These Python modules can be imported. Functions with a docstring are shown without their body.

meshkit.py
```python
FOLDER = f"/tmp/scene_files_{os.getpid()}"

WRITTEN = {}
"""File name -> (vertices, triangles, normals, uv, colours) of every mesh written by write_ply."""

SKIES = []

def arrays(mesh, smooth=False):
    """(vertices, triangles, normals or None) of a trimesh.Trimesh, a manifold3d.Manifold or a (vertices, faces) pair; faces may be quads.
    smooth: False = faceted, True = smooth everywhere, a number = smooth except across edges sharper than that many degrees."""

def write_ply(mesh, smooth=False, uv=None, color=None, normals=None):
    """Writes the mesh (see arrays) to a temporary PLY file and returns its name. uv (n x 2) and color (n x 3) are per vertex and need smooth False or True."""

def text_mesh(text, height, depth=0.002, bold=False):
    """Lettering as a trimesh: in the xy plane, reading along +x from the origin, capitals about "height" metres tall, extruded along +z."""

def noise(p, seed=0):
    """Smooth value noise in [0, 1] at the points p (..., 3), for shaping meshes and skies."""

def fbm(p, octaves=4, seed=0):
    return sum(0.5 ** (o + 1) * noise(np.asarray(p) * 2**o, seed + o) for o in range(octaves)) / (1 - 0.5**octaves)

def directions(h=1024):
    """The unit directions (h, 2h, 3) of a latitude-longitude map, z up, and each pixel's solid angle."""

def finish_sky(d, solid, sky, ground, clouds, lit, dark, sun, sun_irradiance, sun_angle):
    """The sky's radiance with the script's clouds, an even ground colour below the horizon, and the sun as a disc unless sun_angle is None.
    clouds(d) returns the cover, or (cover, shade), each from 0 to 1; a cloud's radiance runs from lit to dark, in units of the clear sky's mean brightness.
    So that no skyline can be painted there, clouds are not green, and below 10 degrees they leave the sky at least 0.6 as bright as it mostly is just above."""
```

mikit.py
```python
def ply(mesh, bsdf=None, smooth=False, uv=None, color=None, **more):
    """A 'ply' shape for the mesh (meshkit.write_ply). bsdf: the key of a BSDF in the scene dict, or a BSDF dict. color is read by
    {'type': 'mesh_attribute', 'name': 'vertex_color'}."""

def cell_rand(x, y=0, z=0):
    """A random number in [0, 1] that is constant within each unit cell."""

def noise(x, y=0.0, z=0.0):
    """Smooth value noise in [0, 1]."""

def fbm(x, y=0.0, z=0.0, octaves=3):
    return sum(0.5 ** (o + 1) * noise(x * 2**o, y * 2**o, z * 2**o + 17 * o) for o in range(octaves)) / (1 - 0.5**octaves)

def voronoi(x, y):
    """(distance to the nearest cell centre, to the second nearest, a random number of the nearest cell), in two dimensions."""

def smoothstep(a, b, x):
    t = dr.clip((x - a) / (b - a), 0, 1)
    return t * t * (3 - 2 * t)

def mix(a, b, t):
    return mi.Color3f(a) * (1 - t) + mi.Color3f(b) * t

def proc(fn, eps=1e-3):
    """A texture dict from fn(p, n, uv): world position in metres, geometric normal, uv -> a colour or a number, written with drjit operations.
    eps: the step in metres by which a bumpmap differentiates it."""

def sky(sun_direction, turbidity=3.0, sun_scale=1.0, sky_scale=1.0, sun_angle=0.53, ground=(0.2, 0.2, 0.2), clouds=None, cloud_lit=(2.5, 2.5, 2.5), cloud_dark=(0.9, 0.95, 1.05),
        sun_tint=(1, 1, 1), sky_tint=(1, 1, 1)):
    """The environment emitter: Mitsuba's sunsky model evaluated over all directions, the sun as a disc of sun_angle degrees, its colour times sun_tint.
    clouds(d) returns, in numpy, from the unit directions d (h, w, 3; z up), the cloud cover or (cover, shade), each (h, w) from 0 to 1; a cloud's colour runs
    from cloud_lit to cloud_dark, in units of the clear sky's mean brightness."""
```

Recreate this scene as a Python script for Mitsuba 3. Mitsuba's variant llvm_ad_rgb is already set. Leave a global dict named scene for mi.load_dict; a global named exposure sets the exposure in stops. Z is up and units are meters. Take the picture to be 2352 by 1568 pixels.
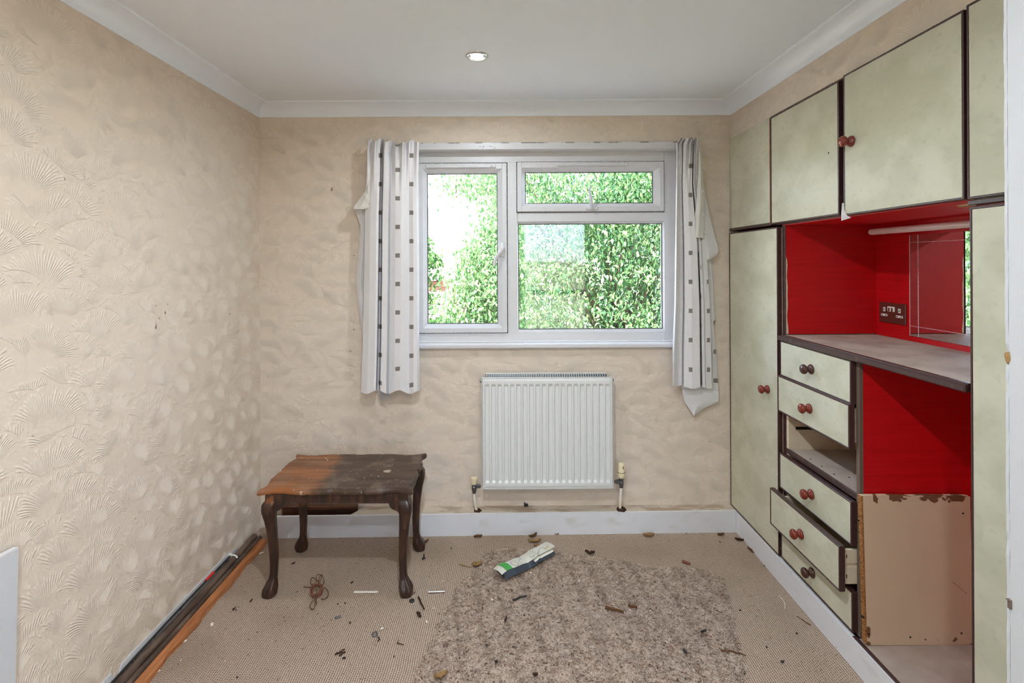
import math, random
import numpy as np, trimesh, manifold3d
import drjit as dr
import mitsuba as mi
import mikit, meshkit
from mikit import proc, ply, noise, fbm, voronoi, cell_rand, smoothstep, mix
from shapely.geometry import Polygon

T = mi.ScalarTransform4f
scene, labels = {}, {}
rng = np.random.default_rng(7)
random.seed(7)

# ------------------------------------------------------------------ camera, sky, lamps, exposure
W, H, F = 2352, 1568, 1170.0
VX, VY = 1160.0, 602.0            # image point of the optical axis (shift lens)
EYE = np.array([0.0, 0.0, 1.425])
ROLL = math.radians(0.30)
exposure = 0.68
scene['camera'] = {
    'type': 'perspective', 'fov': 2 * math.degrees(math.atan(W / 2 / F)), 'fov_axis': 'x',
    'near_clip': 0.02, 'far_clip': 500.0,
    'principal_point_offset_x': (W / 2 - VX) / W, 'principal_point_offset_y': (H / 2 - VY) / H,
    'to_world': T().look_at(origin=EYE.tolist(), target=[0, 1, 1.425], up=[math.sin(ROLL), 0, math.cos(ROLL)]),
}
def sky_clouds(d):
    n = meshkit.fbm(d * np.array([3.0, 3.0, 6.0]) + 5.0, 4, 3)
    return np.clip((n - 0.40) * 4.0, 0, 1), np.clip((n - 0.60) * 2.0, 0, 0.6)
SUN_DIR = (-0.45, -0.62, 0.95)
scene['sky'] = mikit.sky(SUN_DIR, turbidity=3.5, sun_scale=22.0, sky_scale=22.0, clouds=sky_clouds,
                         sun_tint=(0.92, 1.02, 1.14), sky_tint=(1.0, 1.04, 1.05), cloud_lit=(2.3, 2.45, 2.55), cloud_dark=(1.4, 1.45, 1.5), ground=(0.22, 0.22, 0.18))
LAMP = 1500.0
LAMP_RGB = (0.93, 1.02, 1.10)
LAMP_SHARE = [0.42, 1.35, 1.35]        # the lamp near the window is the weakest
HALL = 26.0
CEIL = 2.28
DOWNLIGHTS = [(-0.112, 2.11), (-0.112, 0.80), (-0.112, -0.45)]

def U(px, py, d):
    """World point seen at pixel (px, py) at distance d along the view axis."""
    dx, dy = px - VX, py - VY
    c, s = math.cos(ROLL), math.sin(ROLL)
    return np.array([(c * dx - s * dy) / F * d, d, EYE[2] - (s * dx + c * dy) / F * d])
def on_z(px, py, z=0.0):
    d = 1.0
    p = U(px, py, 1.0)
    k = (z - EYE[2]) / (p[2] - EYE[2])
    return EYE + (p - EYE) * k
def on_x(px, py, x):
    p = U(px, py, 1.0)
    return EYE + (p - EYE) * (x / p[0])

# ------------------------------------------------------------------ mesh helpers
def cat(ms):
    return trimesh.util.concatenate([m for m in ms if m is not None])
def cbox(x0, x1, y0, y1, z0, z1, b=0.0015):
    """A box with chamfered edges."""
    x0, x1 = min(x0, x1), max(x0, x1); y0, y1 = min(y0, y1), max(y0, y1); z0, z1 = min(z0, z1), max(z0, z1)
    b = min(b, 0.45 * (x1 - x0), 0.45 * (y1 - y0), 0.45 * (z1 - z0))
    if b <= 1e-6:
        m = trimesh.creation.box(extents=[x1 - x0, y1 - y0, z1 - z0]); m.apply_translation([(x0 + x1) / 2, (y0 + y1) / 2, (z0 + z1) / 2]); return m
    c = np.array([(x0 + x1) / 2, (y0 + y1) / 2, (z0 + z1) / 2]); h = np.array([x1 - x0, y1 - y0, z1 - z0]) / 2
    pts = []
    for sx in (-1, 1):
        for sy in (-1, 1):
            for sz in (-1, 1):
                s = np.array([sx, sy, sz])
                for k in range(3):
                    e = np.full(3, b); e[k] = 0
                    pts.append(c + s * (h - e))
    return trimesh.convex.convex_hull(np.array(pts))
def lathe(profile, n=24, axis='z', at=(0, 0, 0)):
    """Revolves (radius, height) pairs about z and turns the height to the axis."""
    pr = np.asarray(profile, float)
    a = np.arange(n) / n * 2 * np.pi
    v = np.stack([np.outer(pr[:, 0], np.cos(a)), np.outer(pr[:, 0], np.sin(a)), np.repeat(pr[:, 1:], n, 1)], -1).reshape(-1, 3)
    f = []
    for i in range(len(pr) - 1):
        for j in range(n):
            k = (j + 1) % n
            f += [[i * n + j, i * n + k, (i + 1) * n + k], [i * n + j, (i + 1) * n + k, (i + 1) * n + j]]
    m = trimesh.Trimesh(v, f, process=False)
    if axis == '-x': m.vertices = np.stack([-m.vertices[:, 2], m.vertices[:, 1], m.vertices[:, 0]], 1)
    if axis == 'x': m.vertices = np.stack([m.vertices[:, 2], m.vertices[:, 1], -m.vertices[:, 0]], 1)
    if axis == '-y': m.vertices = np.stack([m.vertices[:, 0], -m.vertices[:, 2], m.vertices[:, 1]], 1)
    if axis == '-z': m.vertices = np.stack([m.vertices[:, 0], -m.vertices[:, 1], -m.vertices[:, 2]], 1)
    m.apply_translation(at)
    return m
def tube(pts, r, n=8, caps=True):
    pts = np.asarray(pts, float); r = np.broadcast_to(np.asarray(r, float), len(pts))
    t = np.gradient(pts, axis=0); t /= np.linalg.norm(t, axis=1, keepdims=True) + 1e-12
    ref = np.array([0, 0, 1.0]) if abs(t[0][2]) < 0.9 else np.array([1.0, 0, 0])
    u = np.cross(t[0], ref); u /= np.linalg.norm(u)
    vs = []
    a = np.arange(n) / n * 2 * np.pi
    for i in range(len(pts)):
        u = u - t[i] * (u @ t[i]); u /= np.linalg.norm(u) + 1e-12
        w = np.cross(t[i], u)
        vs.append(pts[i] + r[i] * (np.cos(a)[:, None] * u + np.sin(a)[:, None] * w))
    v = np.vstack(vs); f = []
    for i in range(len(pts) - 1):
        for j in range(n):
            k = (j + 1) % n
            f += [[i * n + j, i * n + k, (i + 1) * n + k], [i * n + j, (i + 1) * n + k, (i + 1) * n + j]]
    if caps:
        b = (len(pts) - 1) * n
        for j in range(1, n - 1):
            f += [[0, j + 1, j], [b, b + j, b + j + 1]]
    return trimesh.Trimesh(v, f, process=False)
def smooth_path(pts, n=40):
    from scipy.interpolate import CubicSpline
    pts = np.asarray(pts, float)
    s = np.r_[0, np.cumsum(np.linalg.norm(np.diff(pts, axis=0), axis=1))]
    return CubicSpline(s, pts)(np.linspace(0, s[-1], n))
def prism(poly, axis, a0, a1):
    """Extrudes a 2-D outline between a0 and a1 along an axis: 'y' takes (x, z), 'x' takes (y, z), 'z' takes (x, y)."""
    m = trimesh.creation.extrude_polygon(poly if isinstance(poly, Polygon) else Polygon(poly), a1 - a0, engine='earcut')
    v = m.vertices.copy()
    if axis == 'z': m.vertices = np.stack([v[:, 0], v[:, 1], v[:, 2] + a0], 1)
    if axis == 'y': m.vertices = np.stack([v[:, 0], v[:, 2] + a0, v[:, 1]], 1); m.invert()
    if axis == 'x': m.vertices = np.stack([v[:, 2] + a0, v[:, 0], v[:, 1]], 1)
    return m
def sheet(P, thick=0.0, flip=False):
    """A grid of points (n, m, 3) as a surface; thick gives it a back."""
    n, m = P.shape[:2]
    idx = np.arange(n * m).reshape(n, m)
    q = np.stack([idx[:-1, :-1], idx[1:, :-1], idx[1:, 1:], idx[:-1, 1:]], -1).reshape(-1, 4)
    f = np.vstack([q[:, [0, 1, 2]], q[:, [0, 2, 3]]])
    if flip: f = f[:, ::-1]
    return trimesh.Trimesh(P.reshape(-1, 3), f, process=False)

# ------------------------------------------------------------------ scene bookkeeping
used = {}
def numbered(name):
    k = used.get(name, 0); used[name] = k + 1
    return name if k == 0 else f'{name}_{k:03d}'
def thing(name, label, cat_, group=None, kind=None):
    key = numbered(name)
    labels[key] = {'label': label}
    if kind: labels[key]['kind'] = kind
    if cat_: labels[key]['category'] = cat_
    if group: labels[key]['group'] = group
    return key
def part(name, mesh, mat, parent, smooth=False, label=None, kind=None, **kw):
    key = numbered(f'{parent}__{name}')
    scene[key] = ply(mesh, mat, smooth, **kw)
    if label or kind:
        labels[key] = {}
        if label: labels[key]['label'] = label
        if kind: labels[key]['kind'] = kind
    return key
def solo(name, mesh, mat, label, cat_, group=None, smooth=False, kind=None, **kw):
    key = thing(name, label, cat_, group, kind)
    scene[key] = ply(mesh, mat, smooth, **kw)
    return key

# ------------------------------------------------------------------ materials
def rgb(*c): return {'type': 'rgb', 'value': list(c)}
def srgb(r, g, b): return [((v / 255 + 0.055) / 1.055) ** 2.4 if v > 10 else v / 255 / 12.92 for v in (r, g, b)]
def C(r, g, b): return mi.Color3f(*srgb(r, g, b))
def mat(name, base, rough=0.5, spec=0.5, metal=0.0, bump=None, scale=1.0, eps=1e-3, two=True, **kw):
    col = base if isinstance(base, dict) else rgb(*base)
    if metal or kw or rough < 0.75:
        b = {'type': 'principled', 'base_color': col, 'roughness': rough, 'specular': spec, 'metallic': metal, **kw}
    else:
        b = {'type': 'diffuse', 'reflectance': col}
    if bump is not None:
        b = {'type': 'bumpmap', 'tex': proc(bump, eps), 'scale': scale, 'bsdf': b}
    if two:
        b = {'type': 'twosided', 'bsdf': b}
    scene[name] = b

def wall_uv(p, n):
    return dr.select(dr.abs(n.x) > 0.5, p.y + 3.0, p.x + 7.0), p.z + 1.0
def fans(p, n):
    """Embossed wallpaper: overlapping brushed fans."""
    u, v = wall_uv(p, n)
    cx, cy = 0.105, 0.088
    j0 = dr.floor(v / cy)
    best, bx, by, bph, bR = mi.Float(-1), mi.Float(0), mi.Float(1), mi.Float(0), mi.Float(1)
    for dj in (-2, -1, 0):
        j = j0 + dj
        sh = 0.5 * (j - 2 * dr.floor(j / 2))
        i0 = dr.floor(u / cx - sh)
        for di in (-1, 0, 1):
            i = i0 + di
            ax = (i + sh + 0.5 + 0.5 * (cell_rand(i, j, 1) - 0.5)) * cx
            ay = (j + 0.7 * (cell_rand(i, j, 2) - 0.5)) * cy
            ph = (cell_rand(i, j, 3) - 0.35) * 1.3
            R = 0.142 * (0.85 + 0.4 * cell_rand(i, j, 4))
            rx, ry = u - ax, v - ay
            r = dr.sqrt(rx * rx + ry * ry)
            cosang = (rx * dr.sin(ph) + ry * dr.cos(ph)) / dr.maximum(r, 1e-4)
            pri = cell_rand(i, j, 5) + 0.55 * (-dj)* 0.5
            on = (r < R) & (cosang > 0.58) & (pri > best)
            best = dr.select(on, pri, best); bx = dr.select(on, rx, bx); by = dr.select(on, ry, by)
            bph = dr.select(on, ph, bph); bR = dr.select(on, R, bR)
    r = dr.sqrt(bx * bx + by * by)
    th = dr.atan2(bx, by) - bph
    th = th * (1.0 - 0.42 * r / bR)
    end = 0.82 + 0.18 * cell_rand(dr.floor(th * 22.3 + 0.5) + 40.0, bR * 9000.0)
    w = smoothstep(0.28, 0.62, r / bR) * (1 - smoothstep(end - 0.06, end, r / bR))
    edge = 1 - smoothstep(0.56, 0.68, dr.abs(th) + 0.10 * noise(r * 120.0, bR * 900.0))
    rid = 0.5 + 0.5 * dr.cos(th * 140.1 + 1.8 * noise(bx * 60, by * 60))
    cov = dr.select(best > -0.5, w * edge, 0.0)
    return cov * rid, u, v, cov
def fan_height(p, n, uv):
    h, u, v, cov = fans(p, n)
    return h + 0.20 * cov + 0.05 * noise(u * 260, v * 260)
def fan_colour(p, n, uv):
    h, u, v, cov = fans(p, n)
    m = fbm(u * 1.7, v * 1.7, 4.0)
    c = mix(srgb(217, 204, 189), srgb(211, 197, 181), m)
    c = mix(c, srgb(228, 216, 202), 0.24 * cov)
    c = mix(c, srgb(236, 226, 212), 0.38 * h)
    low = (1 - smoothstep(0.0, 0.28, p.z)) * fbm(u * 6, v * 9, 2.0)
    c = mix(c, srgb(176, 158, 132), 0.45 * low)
    sp = noise(u * 60, v * 60, 3.0) * noise(u * 11, v * 11, 9.0)
    return mix(c, srgb(120, 95, 75), 0.8 * smoothstep(0.86, 0.90, sp))
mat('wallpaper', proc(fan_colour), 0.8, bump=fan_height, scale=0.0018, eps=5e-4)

def ceil_bump(p, n, uv): return fbm(p.x * 55, p.y * 55, p.z * 55, 3)
mat('ceiling_paint', srgb(230, 237, 244), 0.8, bump=ceil_bump, scale=0.0022, eps=2e-3)
mat('coving_paint', srgb(228, 235, 243), 0.6, 0.35)
def white_dirty(p, n, uv):
    d = smoothstep(0.62, 0.85, fbm(p.x * 9, p.y * 9, p.z * 14))
    s = smoothstep(0.91, 0.93, noise(p.x * 120, p.y * 120, p.z * 120))
    return mix(mix(srgb(214, 215, 219), srgb(200, 199, 197), d), srgb(150, 142, 132), 0.35 * s)
mat('white_gloss', proc(white_dirty), 0.35, 0.5)
mat('upvc', srgb(203, 203, 205), 0.28, 0.5)
mat('upvc_grey', srgb(206, 204, 206), 0.4, 0.5)
mat('gasket', srgb(42, 42, 46), 0.6, 0.3)
mat('radiator_white', srgb(214, 216, 215), 0.3, 0.5)
mat('radiator_grey', srgb(120, 120, 120), 0.5, 0.4)
mat('cream_plastic', srgb(226, 214, 180), 0.4, 0.5)
mat('dark_slot', srgb(30, 26, 24), 0.7, 0.2)
mat('chrome', srgb(206, 206, 208), 0.18, 0.5, metal=1.0)
mat('dull_metal', srgb(120, 122, 128), 0.38, 0.5, metal=1.0)
mat('black_plastic', srgb(34, 32, 33), 0.5, 0.4)

def laminate(p, n, uv):
    a = fbm(p.x * 9, p.y * 9, p.z * 9, 4)
    b = fbm(p.x * 60, p.y * 60, p.z * 60, 2)
    c = mix(srgb(185, 184, 161), srgb(197, 196, 175), smoothstep(0.3, 0.7, a))
    c = mix(c, srgb(176, 174, 151), 0.35 * smoothstep(0.55, 0.8, b))
    return c
mat('laminate', proc(laminate), 0.42, 0.4)
def trim_col(p, n, uv):
    w = smoothstep(0.62, 0.80, fbm(p.x * 35, p.y * 35, p.z * 35, 3))
    return mix(srgb(62, 40, 38), srgb(84, 60, 52), 0.5 * w)
mat('brown_edging', proc(trim_col), 0.32, 0.5)
mat('worn_edging', srgb(112, 72, 42), 0.6, 0.3)
def red_col(p, n, uv):
    s = fbm(p.x * 6 + p.y * 6, p.z * 180, 3.0)
    return mix(srgb(194, 5, 16), srgb(176, 4, 14), s)
mat('red_laminate', proc(red_col), 0.45, 0.4)
def beige_board(p, n, uv):
    a = fbm(p.x * 7, p.y * 7, p.z * 5, 4)
    c = mix(srgb(206, 184, 156), srgb(196, 174, 148), a)
    q = fbm(p.x * 38 + 3, p.y * 38, p.z * 38, 3)
    top = smoothstep(0.565, 0.608, p.z) * smoothstep(1.34, 1.42, p.x + 0.16 * noise(p.x * 30, 1.0))
    bot = (1 - smoothstep(0.130, 0.155, p.z)) * smoothstep(0.115, 0.125, p.z) * smoothstep(1.36, 1.45, p.x)
    side = (1 - smoothstep(1.235, 1.250, p.x)) * (1 - smoothstep(0.16, 0.22, p.z))
    ch = smoothstep(0.50, 0.55, q * (0.25 + 0.95 * dr.maximum(dr.maximum(top, 0.72 * bot), side)))
    return mix(c, srgb(112, 78, 56), ch)
mat('beige_board', proc(beige_board), 0.55, 0.3)
def chip_col(p, n, uv):
    return mix(srgb(170, 122, 78), srgb(122, 82, 50), smoothstep(0.35, 0.7, fbm(p.x * 200, p.y * 200, p.z * 260, 3)))
mat('chipboard', proc(chip_col), 0.85, bump=lambda p, n, uv: fbm(p.x * 220, p.y * 220, p.z * 220, 2), scale=0.004)
def carcass_col(p, n, uv):
    return mix(srgb(214, 200, 176), srgb(198, 182, 158), fbm(p.x * 14, p.y * 14, p.z * 14, 4))
mat('carcass_cream', proc(carcass_col), 0.6, 0.3)
def dusty_col(p, n, uv):
    a = fbm(p.x * 12, p.y * 12, p.z * 12, 4)
    c = mix(srgb(172, 159, 147), srgb(152, 137, 126), smoothstep(0.3, 0.75, a))
    s = smoothstep(0.93, 0.95, noise(p.x * 150, p.y * 150, p.z * 150))
    return mix(c, srgb(110, 92, 80), 0.5 * s)
mat('dusty_laminate', proc(dusty_col), 0.6, 0.3)
def shelf_col(p, n, uv):
    a = fbm(p.x * 10, p.y * 26, 1.0, 4)
    c = mix(srgb(206, 194, 178), srgb(176, 158, 140), smoothstep(0.42, 0.72, a))
    s = smoothstep(0.90, 0.94, noise(p.x * 130, p.y * 130, 2.0))
    return mix(c, srgb(110, 92, 78), 0.6 * s)
mat('pipe_shelf_dust', proc(shelf_col), 0.8)
mat('post_grey', srgb(100, 86, 76), 0.5, 0.4)
scene['mirror_glass'] = {'type': 'twosided', 'bsdf': {'type': 'conductor', 'material': 'none', 'specular_reflectance': rgb(0.86, 0.87, 0.87)}}
scene['pane_glass'] = {'type': 'thindielectric', 'int_ior': 1.5}
mat('knob_wood', srgb(112, 30, 8), 0.12, 0.6, clearcoat=0.7, clearcoat_gloss=0.92)
mat('knob_wood_dark', srgb(62, 24, 17), 0.16, 0.6, clearcoat=0.7, clearcoat_gloss=0.92)
mat('socket_brown', srgb(92, 46, 38), 0.35, 0.5)
mat('socket_white', srgb(226, 222, 216), 0.35, 0.5)
mat('opal_tube', srgb(238, 226, 226), 0.25, 0.5)

def carpet_h(p, n, uv):
    k = 122.0
    x, y = p.x * k + 0.5 * noise(p.x * 14, p.y * 14), p.y * k * 0.86 + 0.5 * noise(p.x * 14, p.y * 14, 5.0)
    row = dr.floor(x)
    fx = x - row - 0.5
    yy = y + 0.5 * (row - 2 * dr.floor(row / 2)) + 0.35 * cell_rand(row, 3)
    fy = yy - dr.floor(yy) - 0.5
    loop = dr.sqrt(dr.maximum(0, 1 - (dr.square(fx / 0.5) + dr.square(fy / 0.55)) * 0.85))
    return loop * (0.75 + 0.25 * cell_rand(row, dr.floor(yy), 2)) + 0.15 * noise(p.x * 400, p.y * 400)
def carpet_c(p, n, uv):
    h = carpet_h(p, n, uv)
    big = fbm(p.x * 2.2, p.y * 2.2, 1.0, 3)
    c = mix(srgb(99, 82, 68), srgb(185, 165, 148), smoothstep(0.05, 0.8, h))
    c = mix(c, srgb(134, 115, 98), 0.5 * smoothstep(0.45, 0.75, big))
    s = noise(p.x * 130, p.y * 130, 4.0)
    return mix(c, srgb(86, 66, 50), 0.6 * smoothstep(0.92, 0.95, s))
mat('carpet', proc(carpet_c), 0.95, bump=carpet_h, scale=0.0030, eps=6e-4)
scene['rug_fibre'] = {'type': 'twosided', 'bsdf': {'type': 'diffuse', 'reflectance': {'type': 'mesh_attribute', 'name': 'vertex_color'}}}
def rug_c(p, n, uv):
    a = fbm(p.x * 55, p.y * 55, p.z * 55, 4)
    c = mix(srgb(128, 108, 94), srgb(186, 168, 152), smoothstep(0.3, 0.7, a))
    return mix(c, srgb(92, 72, 60), smoothstep(0.80, 0.88, noise(p.x * 90, p.y * 90, 7.0)))
mat('rug_base', proc(rug_c), 0.95, bump=lambda p, n, uv: fbm(p.x * 90, p.y * 90, 0.0, 3), scale=0.012)

def table_top_c(p, n, uv):
    g = fbm(p.x * 5, p.y * 70, p.z * 20, 4)
    st = fbm(p.x * 1.5, p.y * 26, 2.0, 3)
    edge = p.x + 0.10 * (fbm(p.x * 4, p.y * 13, 3.0, 3) - 0.5) + 0.05 * (st - 0.5)
    k = smoothstep(-0.845, -0.765, edge)
    light = mix(srgb(142, 88, 50), srgb(104, 64, 40), smoothstep(0.3, 0.7, g))
    dark = mix(srgb(74, 56, 44), srgb(58, 44, 37), smoothstep(0.3, 0.7, g))
    c = mix(light, dark, k)
    d = fbm(p.x * 16, p.y * 16, 6.0, 3)
    c = mix(c, srgb(126, 108, 92), 0.30 * smoothstep(0.55, 0.8, d))
    s = noise(p.x * 150, p.y * 150, 1.0)
    c = mix(c, srgb(196, 176, 150), 0.7 * smoothstep(0.94, 0.955, s))
    blob = dr.square((p.x + 0.545) / 0.018) + dr.square((p.y - 2.34) / 0.016) + 1.2 * (noise(p.x * 90, p.y * 90, 8.0) - 0.5)
    return mix(c, srgb(176, 160, 138), 0.7 * (1 - smoothstep(0.6, 1.2, blob)))
mat('table_top_wood', proc(table_top_c), 0.38, 0.45)
def leg_c(p, n, uv):
    g = fbm(p.x * 60, p.y * 60, p.z * 9, 4)
    c = mix(srgb(44, 29, 24), srgb(70, 45, 32), smoothstep(0.35, 0.75, g))
    return mix(c, srgb(140, 84, 46), 0.7 * smoothstep(0.72, 0.86, fbm(p.x * 30, p.y * 30, p.z * 12, 3)))
mat('leg_wood', proc(leg_c), 0.32, 0.5)

def cloth_c(p, n, uv):
    k = dr.round(uv.x)
    odd = k - 2 * dr.floor(k / 2)
    v = uv.y + 0.5 * odd
    sq = (dr.abs(uv.x - k) < 0.15) & (dr.abs(v - dr.round(v)) < 0.075)
    weave = fbm(p.x * 500, p.z * 500, 0.0, 2)
    c = mix(srgb(220, 219, 221), srgb(211, 210, 212), weave)
    return dr.select(sq, C(128, 122, 117), c)
cl = {'type': 'principledthin', 'base_color': proc(cloth_c), 'roughness': 0.9, 'diff_trans': 0.5, 'spec_trans': 0.0}
scene['curtain_cloth'] = {'type': 'twosided', 'bsdf': {'type': 'diffuse', 'reflectance': proc(cloth_c)}}
mat('curtain_plain', srgb(219, 218, 220), 0.9)
mat('heading_tape', srgb(208, 206, 200), 0.9)
mat('hem_grey', srgb(178, 175, 174), 0.9)
def pipe_c(p, n, uv):
    a = fbm(p.x * 30, p.y * 8, p.z * 30, 4)
    return mix(srgb(66, 52, 44), srgb(104, 86, 74), smoothstep(0.35, 0.75, a))
mat('old_pipe', proc(pipe_c), 0.5, 0.4)
mat('pipe_white', srgb(226, 218, 204), 0.4, 0.5)
def batten_c(p, n, uv):
    g = fbm(p.x * 90, p.y * 6, p.z * 90, 4)
    return mix(srgb(184, 122, 78), srgb(142, 86, 52), smoothstep(0.3, 0.75, g))
mat('batten_wood', proc(batten_c), 0.7, 0.3)
def grey_strip_c(p, n, uv):
    a = fbm(p.x * 9, p.y * 5, p.z * 30, 3)
    return mix(srgb(196, 198, 200), srgb(156, 152, 146), smoothstep(0.45, 0.75, a))
mat('board_white', srgb(194, 196, 199), 0.4, 0.4)
mat('grey_strip', proc(grey_strip_c), 0.6, 0.4)
def dkwood_c(p, n, uv):
    g = fbm(p.x * 4, p.y * 60, p.z * 60, 4)
    return mix(srgb(58, 34, 24), srgb(104, 66, 44), smoothstep(0.35, 0.75, g))
mat('dark_wood', proc(dkwood_c), 0.45, 0.4)
def col_mat(name, r, g, b, rough=0.8, **k): mat(name, srgb(r, g, b), rough, **k)
col_mat('bit_black', 32, 30, 30, 0.6); col_mat('bit_brown', 98, 68, 48); col_mat('bit_dark', 66, 50, 42)
col_mat('bit_white', 228, 222, 210, 0.6); col_mat('bit_tan', 146, 116, 80); col_mat('red_tape', 214, 44, 34, 0.5)
col_mat('red_paint', 156, 78, 60, 0.6); col_mat('wire_brown', 116, 66, 46, 0.6); col_mat('wire_dark', 92, 62, 46, 0.6)
col_mat('packet_green', 60, 150, 62, 0.5)
mat('packet_dark', srgb(60, 70, 80), 0.4, 0.5)
def packet_c(p, n, uv):
    a = voronoi(p.x * 26 + 2, p.y * 26)[0] + 0.3 * noise(p.x * 60, p.y * 60)
    c = mix(srgb(190, 191, 180), srgb(208, 206, 196), fbm(p.x * 20, p.y * 20))
    c = mix(c, srgb(206, 176, 118), 0.8 * (1 - smoothstep(0.14, 0.34, a)))
    b = dr.abs(voronoi(p.x * 19 + 7, p.y * 19 + 3)[0] - 0.35)
    return mix(c, srgb(120, 114, 100), 0.6 * (1 - smoothstep(0.02, 0.06, b)) * smoothstep(0.5, 0.56, noise(p.x * 24, p.y * 24, 3.0)))
mat('packet_paper', proc(packet_c), 0.45, 0.4)

# ------------------------------------------------------------------ room shell
XL, XR, YB, YF = -1.325, 1.222, 2.75, -1.6
WX0, WX1 = -0.545, 0.945                       # window opening
WZ0, WZ1 = U(1255, 797, 2.75)[2], U(1255, 329, 2.75)[2]
def struct(name, mesh, m, label, smooth=False, **kw):
    k = thing(name, label, None, None, 'structure')
    if mesh is not None: scene[k] = ply(mesh, m, smooth, **kw)
    return k
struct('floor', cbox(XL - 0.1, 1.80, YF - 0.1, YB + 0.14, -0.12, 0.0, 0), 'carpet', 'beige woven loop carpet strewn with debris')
struct('ceiling', cbox(XL - 0.2, 1.90, YF - 0.2, YB + 0.3, CEIL, CEIL + 0.15, 0), 'ceiling_paint', 'plain white painted ceiling')
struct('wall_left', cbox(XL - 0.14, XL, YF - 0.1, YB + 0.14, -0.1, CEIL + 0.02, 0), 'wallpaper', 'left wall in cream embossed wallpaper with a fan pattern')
wb = []
def wbox(x0, x1, z0, z1): wb.append(cbox(x0, x1, YB, YB + 0.22, z0, z1, 0))
wbox(XL - 0.1, WX0, -0.1, CEIL + 0.02); wbox(WX1, 1.85, -0.1, CEIL + 0.02)
wbox(WX0, WX1, -0.1, WZ0); wbox(WX0, WX1, WZ1, CEIL + 0.02)
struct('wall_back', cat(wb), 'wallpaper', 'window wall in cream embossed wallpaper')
kr = struct('wall_right', cbox(1.70, 1.85, YF - 0.1, YB + 0.1, -0.1, CEIL + 0.02, 0), 'wallpaper', 'right wall behind the fitted cupboards')
part('bulkhead', cbox(XR, 1.702, 0.70, YB + 0.01, 2.085, CEIL + 0.02, 0), 'wallpaper', kr, label='band of cream embossed wallpaper above the cupboards')
RX_ = (0.22, 1.20, 0.10, 2.10)                   # the glazed door in the wall behind the camera
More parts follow.
